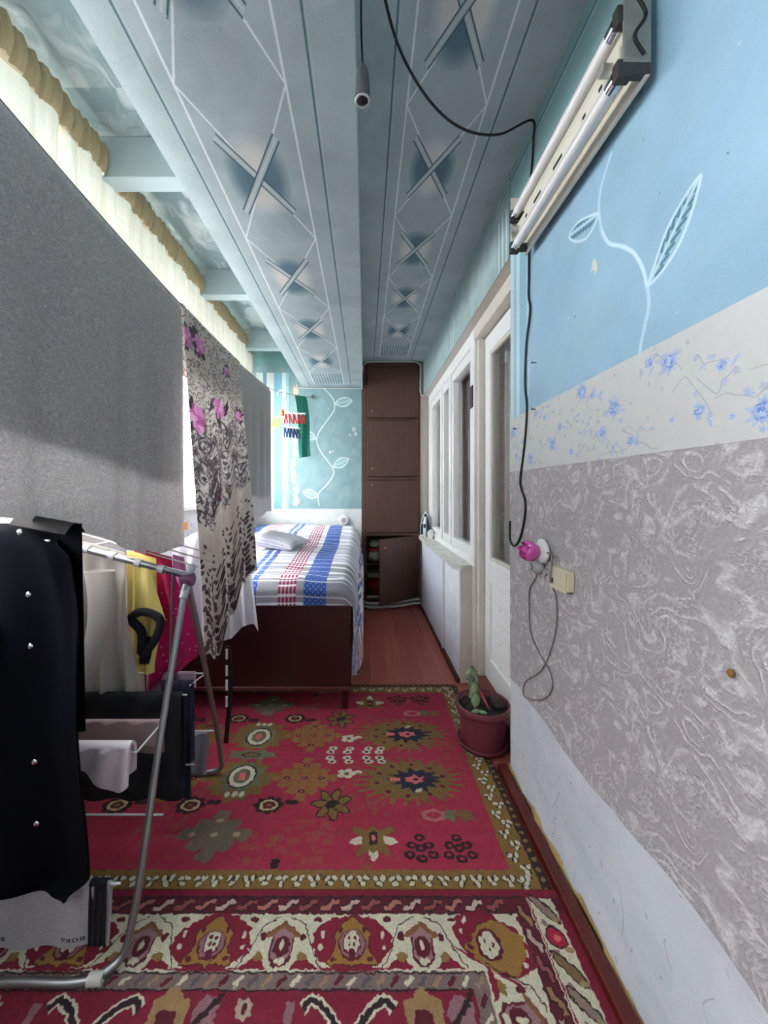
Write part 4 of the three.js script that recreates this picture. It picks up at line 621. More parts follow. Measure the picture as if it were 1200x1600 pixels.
// cloth folded over the line: back flap, fold, front flap
function overLine(nu, nv, dA, dB, hemF, hemB, ripple, xf = 0.018) {
  return sheet(nu, nv, (u, v) => {
    const d = lerp(dA, dB, u), top = lineY(d) + 0.006, hb = hemB(d, u), hf = hemF(d, u), k = 0.32;
    const back = v < k, t = back ? 1 - v / k : (v - k) / (1 - k), y = back ? lerp(top, hb, t) : lerp(top, hf, t), dist = top - y;
    const open = xf * sm(0, 0.05, dist) * (back ? -1 : 1);
    return V(-0.86 + open + ripple(d, dist, back), y - (back ? 0 : 0), d + (back ? 0 : 0.01 * sm(0.6, 1.1, dist) * Math.sin(d * 8)));
  });
}
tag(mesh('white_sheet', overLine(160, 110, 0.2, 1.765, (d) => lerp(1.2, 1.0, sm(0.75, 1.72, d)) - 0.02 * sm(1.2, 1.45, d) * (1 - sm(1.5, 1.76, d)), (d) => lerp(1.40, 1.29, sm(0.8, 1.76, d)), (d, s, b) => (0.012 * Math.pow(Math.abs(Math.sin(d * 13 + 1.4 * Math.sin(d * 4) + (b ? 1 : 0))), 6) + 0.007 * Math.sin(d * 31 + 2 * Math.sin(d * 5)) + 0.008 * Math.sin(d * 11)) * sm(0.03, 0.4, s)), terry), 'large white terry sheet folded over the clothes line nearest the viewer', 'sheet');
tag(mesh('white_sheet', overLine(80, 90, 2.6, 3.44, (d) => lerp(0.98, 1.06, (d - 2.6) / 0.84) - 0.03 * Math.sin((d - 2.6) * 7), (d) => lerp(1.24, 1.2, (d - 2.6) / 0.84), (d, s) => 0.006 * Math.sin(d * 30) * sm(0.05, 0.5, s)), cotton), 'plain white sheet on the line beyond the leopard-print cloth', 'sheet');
seed = 83;
const leopTex = canvas(1024, 1664, (x, w0, h) => {
  x.fillStyle = C(190, 181, 172); x.fillRect(0, 0, w0, h); x.save(); x.scale(2.1, 1); const w = w0 / 2.1; x.lineCap = 'round';
  const ring = (cx, cy, r, c) => { x.strokeStyle = c; x.lineWidth = r * 0.55; x.beginPath(); x.ellipse(cx, cy, r, r * 1.15, rr(0, 3), rr(0, 2), rr(4, 6)); x.stroke(); };
  for (let j = 0; j < 34; j++) for (let i = 0; i < 16; i++) ring((i + rr(0, 0.7)) * 31, (j + rr(0, 0.7)) * 29, rr(8, 11), `rgba(${rnd() < 0.5 ? '92,80,78' : '120,104,98'},0.9)`);
  const rose = (cx, cy, R) => { for (let k = 0; k < 9; k++) { const q = rr(0, TAU); x.fillStyle = 'rgba(58,48,54,0.9)'; x.save(); x.translate(cx + Math.cos(q) * R, cy + Math.sin(q) * R); x.rotate(q + rr(-1, 1)); x.beginPath(); x.ellipse(0, 0, R * 0.5, R * 0.22, 0, 0, TAU); x.fill(); x.restore(); } for (let k = 0; k < 34; k++) { const q = rr(0, TAU), r = R * Math.sqrt(rnd()) * 0.75; x.fillStyle = ['rgba(202,122,172,0.8)', 'rgba(168,84,140,0.75)', 'rgba(224,164,200,0.75)'][k % 3]; x.beginPath(); x.ellipse(cx + Math.cos(q) * r, cy + Math.sin(q) * r, R * 0.34, R * 0.2, q, 0, TAU); x.fill(); } };
  // grey baroque scrolls across the middle
  for (let i = 0; i < 60; i++) { x.fillStyle = `rgba(${i % 2 ? '112,100,104' : '150,140,138'},0.5)`; x.beginPath(); x.ellipse(rr(0, w), rr(760, 1150), rr(14, 50), rr(10, 34), rr(0, 3), 0, TAU); x.fill(); }
  for (let i = 0; i < 190; i++) { const cx = rr(0, w), cy = rr(740, 1170), R = rr(16, 52), q0 = rr(0, TAU), s = rnd() < 0.5 ? 1 : -1, pts = []; for (let k = 0; k <= 20; k++) { const t = k / 20; pts.push([cx + Math.cos(q0 + s * t * 7) * R * (1 - 0.8 * t), cy + Math.sin(q0 + s * t * 7) * R * (1 - 0.8 * t)]); } x.strokeStyle = `rgba(${['58,50,58', '90,80,86', '204,196,190'][i % 3]},0.8)`; x.lineWidth = rr(3, 10); curve(x, pts); x.stroke(); }
  for (let i = 0; i < 46; i++) { x.fillStyle = 'rgba(64,54,62,0.7)'; x.beginPath(); x.ellipse(rr(0, w), rr(700, 1130), rr(6, 20), rr(5, 12), rr(0, 3), 0, TAU); x.fill(); }
  rose(40, 720, 58); rose(240, 650, 60); rose(96, 380, 46); rose(430, 700, 44); rose(330, 430, 30); rose(210, 1090, 34); rose(20, 400, 40);
  // bare ground, then close cheetah spots to the hem
  x.fillStyle = 'rgba(188,176,168,0.92)'; for (let i = 0; i < 34; i++) { x.beginPath(); x.ellipse(rr(0, w), rr(1180, 1280), rr(20, 70), rr(14, 40), rr(-0.4, 0.4), 0, TAU); x.fill(); }
  for (let j = 0; j < 16; j++) for (let i = 0; i < 16; i++) { const yy = 1240 + j * 27, big = 0.85 + j * 0.05; if (yy < 1320 && rnd() < 0.4) continue; x.fillStyle = `rgba(${rnd() < 0.7 ? '74,58,60' : '50,40,46'},0.9)`; x.beginPath(); x.ellipse((i + rr(0.1, 0.8)) * 32, yy + rr(-6, 6), rr(6, 10) * big, rr(7, 11) * big, rr(0, 3), 0, TAU); x.fill(); }
  x.restore(); grain(x, w0, h, 0.1, 20, 0.5);
});
tag(mesh('leopard_print_cloth', sheet(130, 120, (u, v) => {
  // back flap over the line is short; the front falls towards the rack, gathered in folds
  const k = 0.16, back = v < k, t = back ? 1 - v / k : (v - k) / (1 - k), dT = lerp(1.78, 2.585, u), top = lineY(dT) + 0.007;
  if (back) return V(-0.86 - 0.02 * sm(0, 0.05, t * 0.3), top - t * 0.32, dT);
  const hem = u < 0.3 ? lerp(0.50, 0.47, u / 0.3) : u < 0.36 ? lerp(0.47, 0.58, (u - 0.3) / 0.06) : u < 0.62 ? lerp(0.58, 0.64, (u - 0.36) / 0.26) : u < 0.68 ? lerp(0.64, 0.77, (u - 0.62) / 0.06) : lerp(0.77, 0.81, (u - 0.68) / 0.32);
  const xB = lerp(-0.745, -0.6, u), dB = lerp(1.76, 2.08, u), y = lerp(top, hem + 0.015 * Math.sin(u * 40), t), f = sm(0.0, 0.9, t);
  const fold = 0.035 * f * Math.sin(u * 19 + 0.6) + 0.05 * Math.exp(-Math.pow((u - 0.17) / 0.07, 2)) * sm(0.05, 0.5, t);
  const e = sm(0, 1, t) * 0.4 + t * 0.6;
  return V(lerp(-0.842, xB, e) + fold * 0.8, y, lerp(dT, dB, e) - fold * 0.5);
}), S(C(255, 255, 255), 0.95, { map: leopTex, transmission: 0.1, thickness: 0 })), 'leopard-print cloth with pink roses hanging from the line to the rack', 'cloth');
{
  const g = sheet(24, 40, (u, v) => { const q = 0.012 * Math.sin(u * 9 + v * 2) * v; return V(lerp(-0.735, -0.625, u) + 0.06 * v + 0.012 * Math.sin(v * 5), lerp(2.262 - 0.0 * u, 1.6 + 0.03 * u, v), 4.06 + lerp(-0.03, 0.05, u) + q); });
  tag(mesh('green_towel', g, S(C(30, 112, 96), 0.9, { transmission: 0.15, thickness: 0 })), 'narrow dark green towel hanging on the line by the end wall', 'towel');
}
{ // clip hanger with coloured pegs
  const o = thing('peg_hanger', 'white folding clip hanger with coloured pegs on the clothes line', 'hanger'), cx = -0.775, d = 3.66, y0 = 2.2, W = S(C(236, 236, 236), 0.35);
  mesh('hook', tube([V(cx - 0.055, y0 - 0.035, d), V(cx - 0.05, y0 - 0.0, d), V(cx - 0.02, y0 + 0.014, d), V(cx + 0.018, y0 - 0.012, d), V(cx + 0.02, y0 - 0.06, d), V(cx - 0.005, y0 - 0.1, d), V(cx - 0.01, y0 - 0.17, d)], 0.0075, 50, 8), W, o);
  mesh('hub', lathe([[0.001, 0], [0.02, 0.004], [0.024, 0.03], [0.014, 0.06], [0.001, 0.064]], cx - 0.012, y0 - 0.23, d), S(C(214, 130, 60), 0.4), o);
  const col = [C(206, 52, 46), C(240, 206, 52), C(62, 84, 128), C(232, 122, 52), C(186, 44, 60), C(240, 214, 70)].map((c) => S(c, 0.4));
  const arms = [[V(cx, y0 - 0.205, d), V(cx + 0.22, y0 - 0.225, d - 0.08)], [V(cx - 0.02, y0 - 0.24, d), V(cx - 0.24, y0 - 0.27, d - 0.05)], [V(cx + 0.01, y0 - 0.34, d - 0.05), V(cx + 0.18, y0 - 0.375, d - 0.16)], [V(cx - 0.01, y0 - 0.22, d), V(cx + 0.01, y0 - 0.34, d - 0.05)]];
  arms.forEach(([a, b]) => mesh('arm', rod(a, b, 0.0085, 8), W, o));
  let n = 0;
  for (const [a, b] of arms.slice(0, 3)) for (let k = 0; k < 5; k++) { const p = a.clone().lerp(b, 0.12 + k * 0.2), t = rr(-0.25, 0.25); const g = mergeGeometries([-1, 1].map((s) => norm(new THREE.BoxGeometry(0.012, 0.09, 0.014).rotateZ(s * 0.13 + t).translate(p.x + s * 0.008, p.y - 0.05, p.z)))); mesh('peg', g, col[(n++ * 5 + k) % 6], o); }
}
{ // nails at the end wall
  tag(mesh('nail', [rod(V(-0.567, 2.27, 4.2), V(-0.567, 2.275, 4.15), 0.004), ball(-0.567, 2.275, 4.15, 0.012), tube([V(-0.6, 2.275, 4.17), V(-0.56, 2.29, 4.15), V(-0.53, 2.27, 4.17), V(-0.56, 2.255, 4.16)], 0.004, 20, 6)], S(C(96, 92, 84), 0.6)), 'rusty nail holding the end of the clothes line', 'nail');
}

// ================================================================ DRYING RACK
const XR = -0.62, XLk = -1.16, PIV = [0.955, 1.34];
{
  const o = thing('drying_rack', 'grey steel folding drying rack standing on the rugs', 'drying rack');
  const r = 0.0105, frame = (f, d1, d0) => tube([V(XR, PIV[0], PIV[1]), V(XR, lerp(PIV[0], 0.08, 0.5), lerp(PIV[1], d1, 0.5)), V(XR, 0.11, lerp(d1, PIV[1], 0.08)), V(XR - 0.012, 0.04, d1), V(XR - 0.06, 0.022, d1 - d0), V(lerp(XR, XLk, 0.5), 0.022, d1 - d0 * 1.3), V(XLk + 0.06, 0.022, d1 - d0 * 1.5), V(XLk + 0.012, 0.04, d1 - d0), V(XLk, 0.11, lerp(d1, PIV[1], 0.08)), V(XLk, PIV[0] + 0.05, PIV[1])], r, 160, 10);
  mesh('front_leg_frame', frame(1, 1.0, 0.03), M.steel, o);
  mesh('rear_leg_frame', frame(-1, 1.68, 0.0), M.steel, o);
  for (const x of [-0.66]) mesh('foot_sleeve', rod(V(x - 0.035, 0.022, 0.967), V(x, 0.022, 0.969), 0.0145, 12), M.oldWhite, o);
  const y = (x) => PIV[0] + (XR - x) * 0.27;
  mesh('top_bar', rod(V(XR + 0.01, y(XR), PIV[1]), V(XLk - 0.02, y(XLk), PIV[1]), 0.0115, 12), M.steel, o);
  for (const x of [-0.7, -0.78, -0.87, -0.96]) mesh('bar_clip', rod(V(x, y(x), PIV[1]), V(x - 0.02, y(x - 0.02), PIV[1]), 0.0145, 12), S(C(176, 176, 178), 0.4), o);
  mesh('hinge_knob', [new THREE.CylinderGeometry(0.022, 0.022, 0.035, 16).rotateZ(Math.PI / 2).translate(XR + 0.004, PIV[0] - 0.012, -PIV[1])], M.purple, o);
  mesh('hinge_sleeve', rod(V(XR, PIV[0] + 0.03, PIV[1] + 0.04), V(XR, PIV[0] - 0.07, PIV[1] - 0.03), 0.0135, 12), S(C(186, 186, 190), 0.4), o);
  // wings: wire frames before and behind the bar
  const wr = 0.0032;
  for (const [dd, rise] of [[1.5, -0.0], [1.62, 0.0], [1.74, 0.0]]) mesh('wing_wire', rod(V(XR - 0.03, y(XR) + rise, dd), V(XLk, y(XLk) + rise, dd), wr, 6), M.wire, o);
  mesh('wing_wire', rod(V(-0.8, 1.125, 0.975), V(XLk, 1.125, 0.975), wr, 6), M.wire, o);
  for (const x of [-1.0, XLk]) mesh('wing_side', tube([V(x, 1.125, 0.975), V(x, y(x), 1.34), V(x, y(x), 1.76)], 0.004, 30, 6), M.wire, o);
  mesh('wing_strut', tube([V(-0.665, y(-0.665), 1.33), V(-0.662, 0.92, 1.32), V(-0.645, 0.66, 1.27), V(-0.64, 0.55, 1.25), V(-0.63, 0.56, 1.23)], 0.0036, 40, 6), S(C(70, 70, 74), 0.4), o);
  // two lower tiers of wires with bent ends
  for (const [ty, ds] of [[0.53, [1.06, 1.2, 1.36, 1.52]], [0.24, [0.99, 1.2, 1.42, 1.62]]]) {
    for (const d of ds) mesh('tier_wire', rod(V(XR - 0.01, ty, d), V(XLk, ty, d), wr, 6), M.wire, o);
    mesh('tier_side', rod(V(XLk, ty, ds[0]), V(XLk, ty, ds[3]), 0.0036, 6), M.wire, o);
    if (ty > 0.5) for (const [p, q] of [[0, 1], [3, 2]]) mesh('tier_brace', rod(V(XR - 0.01, ty, ds[p]), V(XR - 0.01 - 0.02 * (p ? 1 : 0), ty, lerp(ds[p], ds[q], p ? 0.6 : 1)), 0.003, 6), M.wire, o);
  }
}
const rackY = (x) => PIV[0] + (XR - x) * 0.27;
// plain hanging garment: outline in x as functions of v, folded over a rail at depth d
const garment = (xa, xb, yT, yB, d, o = {}) => thick(o.nu ?? 40, o.nv ?? 50, (u, v) => {
  const L = typeof xa === 'function' ? xa(v) : xa, R = typeof xb === 'function' ? xb(v) : xb, x = lerp(L, R, u), t = typeof yT === 'function' ? yT(x, u) : yT, b = typeof yB === 'function' ? yB(x, u) : yB;
  return V(x, lerp(t, b, v), d + (o.lean ?? 0) * v + (o.amp ?? 0.012) * sm(0, 0.4, v) * Math.sin(u * (o.fr ?? 14) + (o.ph ?? 0) + v * 1.5) + (o.k ? o.k(u, v) : 0));
}, o.t ?? 0.003);
const fab = (c, o = {}) => S(c, 0.92, { sheen: 0.15, ...o });
seed = 64;
{ // black coat
  const o = thing('black_coat', 'long black coat with metal snaps draped over the drying rack', 'coat'), blk = S(C(9, 10, 16), 0.95, { specularIntensity: 0.15 });
  const edge = (v) => lerp(-0.745, -0.712, sm(0, 0.25, v)) + 0.03 * sm(0.5, 0.95, v) - 0.06 * sm(0.93, 1, v) - 0.05 * (1 - sm(0, 0.06, v));
  mesh('coat_body', thick(60, 80, (u, v) => { const x = lerp(-1.2, edge(v), u), top = 1.165 + 0.0 * u; const arch = v < 0.06 ? Math.sqrt(Math.max(0, 1 - Math.pow(1 - v / 0.06, 2))) : 1; return V(x, lerp(top, 0.285 - 0.05 * sm(0.35, 0.8, u) + 0.06 * (1 - u), v) - 0.03 * sm(0.7, 1, u) * (1 - v), 0.99 - 0.045 * arch + 0.018 * sm(0, 0.4, v) * Math.sin(u * 16 + 0.6) * (0.4 + u) + 0.02 * sm(0.9, 1, u)); }, 0.006), blk, o);
  mesh('coat_back', thick(30, 40, (u, v) => V(lerp(-1.2, -0.735, u), lerp(1.167, 0.62, v), 0.993 + 0.008 * Math.sin(u * 13) * v + 0.012 * v), 0.005), blk, o);
  mesh('sleeve', thick(28, 40, (u, v) => { const q = u * TAU * 0.99; return V(-0.94 - 0.07 * v * v + 0.055 * Math.cos(q) * (1 - 0.2 * v), lerp(0.93, 0.5, v) + 0.02 * Math.sin(q), 0.905 - 0.022 * v + 0.028 * Math.sin(q)); }, 0.004), S(C(12, 14, 24), 0.95, { specularIntensity: 0.15 }), o);
  mesh('collar', thick(30, 8, (u, v) => V(lerp(-0.89, -0.75, u), 1.168 - 0.025 * u + 0.026 * Math.sin(v * Math.PI), 1.03 - 0.07 * v), 0.004), fab(C(52, 46, 46)), o);
  for (const [x, y, d] of [[-0.845, 1.15, 0.94], [-0.815, 1.0, 0.93], [-0.81, 0.875, 0.93], [-0.8, 0.595, 0.93], [-0.795, 0.445, 0.93]]) mesh('snap', ball(x, y, d, 0.0075, 1, 1, 0.5, 8), M.chrome, o);
}
{ // grey blouse
  const o = thing('grey_blouse', 'grey long-sleeved blouse hanging beside the black coat', 'blouse'), c = fab(C(176, 168, 160));
  mesh('blouse_body', garment(-1.13, (v) => -0.835 - 0.03 * (1 - v) + 0.01 * v, (x) => rackY(x) + 0.008, (x, u) => 0.5 + 0.03 * Math.sin(u * 7), PIV[1] + 0.045, { amp: 0.022, fr: 24, k: (u, v) => 0.012 * Math.sin(u * 9 + v * 6) * v }), c, o);
  mesh('sleeve', thick(26, 36, (u, v) => { const q = u * TAU * 0.99, w = 0.052 * (1 - 0.35 * v) * (1 - 0.3 * sm(0.9, 1, v)); return V(-0.905 - 0.055 * v + w * Math.cos(q) + 0.03 * Math.sin(v * 3.1), lerp(0.98, 0.62, v), PIV[1] - 0.03 + 0.022 * Math.sin(q) - 0.0 * v); }, 0.003), c, o);
}
{ // yellow shirt with dark cuff
  const o = thing('yellow_shirt', 'pale yellow T-shirt with black sleeve trim hanging on the rack', 'shirt');
  mesh('shirt_body', garment((v) => -0.885, (v) => -0.775 + 0.02 * v - 0.03 * sm(0.6, 1, v), (x) => rackY(x) + 0.006, 0.575, PIV[1] + 0.085, { amp: 0.012, fr: 12 }), fab(C(222, 198, 118)), o);
  mesh('sleeve', garment((v) => -0.84, (v) => -0.79 + 0.06 * v, (x) => rackY(x) - 0.005, (x, u) => 0.8 - 0.02 * u, PIV[1] + 0.06, { amp: 0.008, fr: 6, nv: 24 }), fab(C(222, 198, 118)), o);
  mesh('sleeve_trim', tube([V(-0.85, 0.79, PIV[1] + 0.055), V(-0.8, 0.815, PIV[1] + 0.05), V(-0.745, 0.785, PIV[1] + 0.055), V(-0.765, 0.71, PIV[1] + 0.06), V(-0.81, 0.66, PIV[1] + 0.06), V(-0.815, 0.74, PIV[1] + 0.06)], 0.015, 60, 8, true), fab(C(20, 20, 28)), o);
  mesh('trim_tail', garment(-0.825, (v) => lerp(-0.765, -0.79, v), 0.72, 0.62, PIV[1] + 0.06, { amp: 0.004, nv: 12, nu: 12 }), fab(C(20, 20, 28)), o);
}
const dotTex = canvas(256, 512, (x, w, h) => { x.fillStyle = C(176, 16, 84); x.fillRect(0, 0, w, h); for (let i = 0; i < 70; i++) ell(x, rr(0, w), rr(0, h), 3, 3, C(226, 150, 150)); grain(x, w, h, 0.1, 20); });
tag(mesh('magenta_dress', garment((v) => -0.9 + 0.03 * v, (v) => -0.755 + 0.1 * sm(0, 0.8, v) - 0.05 * sm(0.88, 1, v), (x) => rackY(x) + 0.002, (x, u) => 0.46 + 0.1 * u, PIV[1] + 0.16, { amp: 0.022, fr: 13 }), fab(C(255, 255, 255), { map: dotTex })), 'magenta dotted dress hanging behind the yellow T-shirt', 'dress');
tag(mesh('mauve_shirt', garment(-0.79, (v) => -0.745 + 0.05 * v, (x) => rackY(x) - 0.01, 0.62, PIV[1] + 0.24, { amp: 0.01, fr: 9 }), fab(C(196, 132, 178))), 'mauve printed shirt edge behind the magenta dress', 'shirt');
const whiteFab = fab(C(222, 220, 226), { transmission: 0.25, thickness: 0 });
tag(mesh('white_skirt', garment((v) => -1.08 - 0.02 * v, (v) => -0.745 + 0.01 * v, (x) => 1.04 + 0.02 * Math.sin(x * 30), (x, u) => 0.5 + 0.015 * Math.sin(u * 9), 1.83, { amp: 0.02, fr: 30, nu: 90, t: 0.002 }), whiteFab), 'white pleated skirt hanging on the far side of the rack', 'skirt');
tag(mesh('white_shirt', garment((v) => -0.85 + 0.02 * v, (v) => -0.63 + 0.045 * v, (x, u) => 0.84 - 0.02 * u, (x, u) => 0.46 - 0.04 * Math.sin(u * 3.1 * 2) + 0.02 * u, 2.125, { amp: 0.016, fr: 22, nu: 60, t: 0.002 }), whiteFab), 'white shirt tail hanging below the leopard-print cloth before the bed', 'shirt');
// small pieces on the lower tiers: laid over a wire
const overWire = (x0, x1, ty, d, fl, bl, w = 0.008, o = {}) => thick(30, 40, (u, v) => {
  const x = lerp(x0, x1, u), T = fl + bl + Math.PI * w, s = v * T, n = (o.amp ?? 0.003) * Math.sin(u * (o.fr ?? 20) + v * 5);
  if (s < bl) return V(x, ty - bl + s + (o.hem ? o.hem(u) : 0) * (1 - s / bl), d + w + n); if (s < bl + Math.PI * w) { const q = (s - bl) / w; return V(x, ty + w * Math.sin(q), d + w * Math.cos(q)); }
  const q = s - bl - Math.PI * w; return V(x, ty - q + (o.hem ? o.hem(u) : 0) * (q / fl), d - w + n);
}, o.t ?? 0.004);
tag(mesh('pink_cloth', overWire(-0.86, -0.672, 0.53, 1.52, 0.075, 0.06), fab(C(196, 170, 184))), 'pale pink cloth over the rear wire of the upper tier', 'cloth');
tag(mesh('taupe_cloth', overWire(-0.9, -0.632, 0.53, 1.2, 0.07, 0.1), fab(C(150, 126, 126))), 'taupe cloth stretched along the middle wire of the rack', 'cloth');
tag(mesh('black_trousers', overWire(-1.08, -0.645, 0.528, 1.36, 0.36, 0.3, 0.012, { amp: 0.008 }), fab(C(20, 20, 24))), 'black trousers hanging low inside the drying rack', 'trousers');
tag(mesh('dark_check_cloth', overWire(-0.76, -0.645, 0.535, 1.44, 0.43, 0.3, 0.01, { amp: 0.006 }), fab(C(34, 38, 56))), 'dark blue checked cloth hanging behind the front leg of the rack', 'cloth');
tag(mesh('white_rolled_towel', overWire(-0.95, -0.642, 0.545, 1.06, 0.085, 0.06, 0.016, { amp: 0.006, fr: 26, hem: (u) => -0.03 * Math.sin(u * 9), t: 0.008 }), fab(C(196, 186, 190))), 'pale towel bunched over the front wire of the rack', 'towel');
tag(mesh('grey_cloth', overWire(-0.86, -0.655, 0.24, 1.6, 0.16, 0.1, 0.008, { amp: 0.006 }), fab(C(140, 136, 146))), 'grey cloth over the low rear wire of the rack', 'cloth');
{
  const sockTex = canvas(1024, 512, (x, w, h) => {
    x.fillStyle = C(160, 158, 160); x.fillRect(0, 0, w, h);
    x.save(); x.translate(w * 0.87, h * 0.84); x.rotate(Math.PI); x.fillStyle = C(34, 32, 36); x.font = 'bold 52px sans-serif'; x.fillText('BOKa', 0, 0); x.restore();
    x.save(); x.translate(w * 0.42, h * 0.84); x.rotate(Math.PI); x.fillStyle = C(34, 32, 36); x.font = 'bold 46px sans-serif'; x.fillText('BOKa', 0, 0); x.restore();
    grain(x, w, h, 0.1, 16);
  });
  const o = thing('white_towel', 'white towel with black stripe on the lowest front wire of the rack', 'towel');
  const g = overWire(-1.12, -0.655, 0.24, 0.99, 0.15, 0.1, 0.007, { amp: 0.005, fr: 24, hem: (u) => 0.02 * u - 0.02 });
  const uv = g.attributes.uv; for (let i = 0; i < uv.count; i++) uv.setXY(i, uv.getX(i), clamp((uv.getY(i)) / 0.55, 0, 1));
  mesh('towel_body', g, fab(C(255, 255, 255), { map: sockTex }), o);
  mesh('black_stripe', overWire(-0.705, -0.662, 0.241, 0.99, 0.152, 0.1, 0.0105, { amp: 0.002 }), fab(C(16, 16, 24)), o);
}
{ // black strap with white dashes behind the rack
  const o = thing('black_strap', 'black strap with white dashes hanging by the foot of the bed', 'strap'), X = (v) => -0.665 - 0.0 * v;
  mesh('strap', thick(4, 30, (u, v) => V(-0.675 + 0.022 * u + 0.012 * Math.sin(v * 4), lerp(0.5, 0.03, v), 1.86), 0.004), M.black, o);
  for (const y of [0.44, 0.36, 0.29, 0.21]) mesh('white_dash', bx(-0.672, -0.662, y, y + 0.05, 1.852, 1.857), M.white, o);
}

// ================================================================ FLUORESCENT FIXTURE on the right wall
{
  const o = thing('fluorescent_fixture', 'cream two-tube fluorescent light fixture high on the right wall', 'light fixture'), cream = S(C(224, 218, 202), 0.45), tubeM = S(C(226, 222, 220), 0.2, { clearcoat: 0.6 });
  mesh('back_plate', bx(0.610, 0.622, 2.155, 2.385, 0.835, 1.475, 0.004), cream, o);
  for (const q of [0.95, 1.38]) mesh('wall_spacer', bx(0.622, 0.645, 2.2, 2.35, q - 0.02, q + 0.02), cream, o);
  mesh('channel', bx(0.575, 0.62, 2.205, 2.262, 0.87, 1.46, 0.006), cream, o);
  for (const d of [1.36, 1.28, 1.255, 1.12, 1.0, 0.93]) mesh('slot', bx(0.573, 0.576, 2.228, 2.236, d, d + (d === 1.255 || d === 1.12 ? 0.05 : 0.012)), M.black, o);
  for (const y of [2.172, 2.29]) {
    const t = mesh('tube', rod(V(0.565, y, 0.875), V(0.565, y, 1.42), 0.0165, 20), tubeM, o);
    for (const [a, b] of [[0.855, 0.88], [1.415, 1.44]]) mesh('tube_cap', rod(V(0.565, y, a), V(0.565, y, b), 0.0172, 20), M.chrome, t);
    for (const d of [0.832, 1.44]) mesh('tube_socket', [bx(0.548, 0.582, y - 0.022, y + 0.018, d, d + 0.022, 0.004), bx(0.575, 0.62, y - 0.014, y + 0.012, d, d + 0.02, 0.003)], S(C(56, 50, 48), 0.5), o);
  }
  for (const d of [1.47, 0.83]) mesh('end_bracket', bx(0.56, 0.62, 2.18, 2.375, d, d + 0.006, 0.002), d < 1 ? S(C(150, 150, 138), 0.4, { metalness: 0.4 }) : cream, o);
  mesh('starter', [rod(V(0.552, 2.235, 0.9), V(0.578, 2.235, 0.9), 0.014, 16)], S(C(188, 186, 180), 0.3, { metalness: 0.5 }), o);
  mesh('starter', [rod(V(0.552, 2.235, 1.445), V(0.578, 2.235, 1.445), 0.014, 16)], S(C(188, 186, 180), 0.3, { metalness: 0.5 }), o);
  mesh('lead_wire', tube([V(0.6, 2.36, 0.825), V(0.57, 2.32, 0.815), V(0.6, 2.27, 0.82), V(0.575, 2.22, 0.818), V(0.6, 2.19, 0.825)], 0.004, 40, 6), M.black, o);
}
// ================================================================ CABLES
const onWall = (pts, off = 0.006) => pts.map(([d, y]) => V(X_R - off, y, d));
tag(mesh('black_cable', tube([V(0.0, 2.66, 0.93), V(0.02, 2.655, 0.98), V(0.1, 2.6, 1.16), V(0.23, 2.56, 1.3), V(0.36, 2.55, 1.38), V(0.5, 2.58, 1.43), V(0.632, 2.64, 1.44), ...onWall([[1.455, 2.59], [1.47, 2.49], [1.515, 2.38]])], 0.0042, 120, 6), M.blackCable), 'black cable sagging from the ceiling to the light fixture', 'cable');
tag(mesh('black_cable', tube(onWall([[1.495, 2.3], [1.495, 2.169], [1.497, 2.077], [1.498, 2.009], [1.484, 1.959], [1.519, 1.833], [1.531, 1.669], [1.515, 1.584], [1.531, 1.463], [1.555, 1.375], [1.58, 1.284], [1.53, 1.207], [1.548, 1.116], [1.599, 1.04], [1.655, 1.017], [1.69, 1.04], [1.692, 1.12]]), 0.0045, 160, 6), M.blackCable), 'black cable running down the wallpaper beside the door', 'cable');
{
  const o = thing('hanging_lamp_holder', 'dark pendant lamp holder hanging from the ceiling cable', 'lamp holder'), x = -0.006, d = 1.0;
  mesh('cord', tube([V(x - 0.001, 2.665, d), V(x - 0.004, 2.5, d), V(x, 2.35, d)], 0.003, 20, 6), M.blackCable, o);
  mesh('holder', lathe([[0.001, 0.09], [0.008, 0.088], [0.014, 0.08], [0.017, 0.06], [0.0195, 0.02], [0.021, 0.0], [0.019, -0.002], [0.018, 0.01], [0.001, 0.012]], x, 2.268, d, 28), S(C(78, 80, 80), 0.45), o);
  mesh('ring', new THREE.TorusGeometry(0.0175, 0.003, 8, 28).rotateX(Math.PI / 2).translate(x, 2.267, -d), S(C(190, 190, 186), 0.3, { metalness: 0.5 }), o);
}
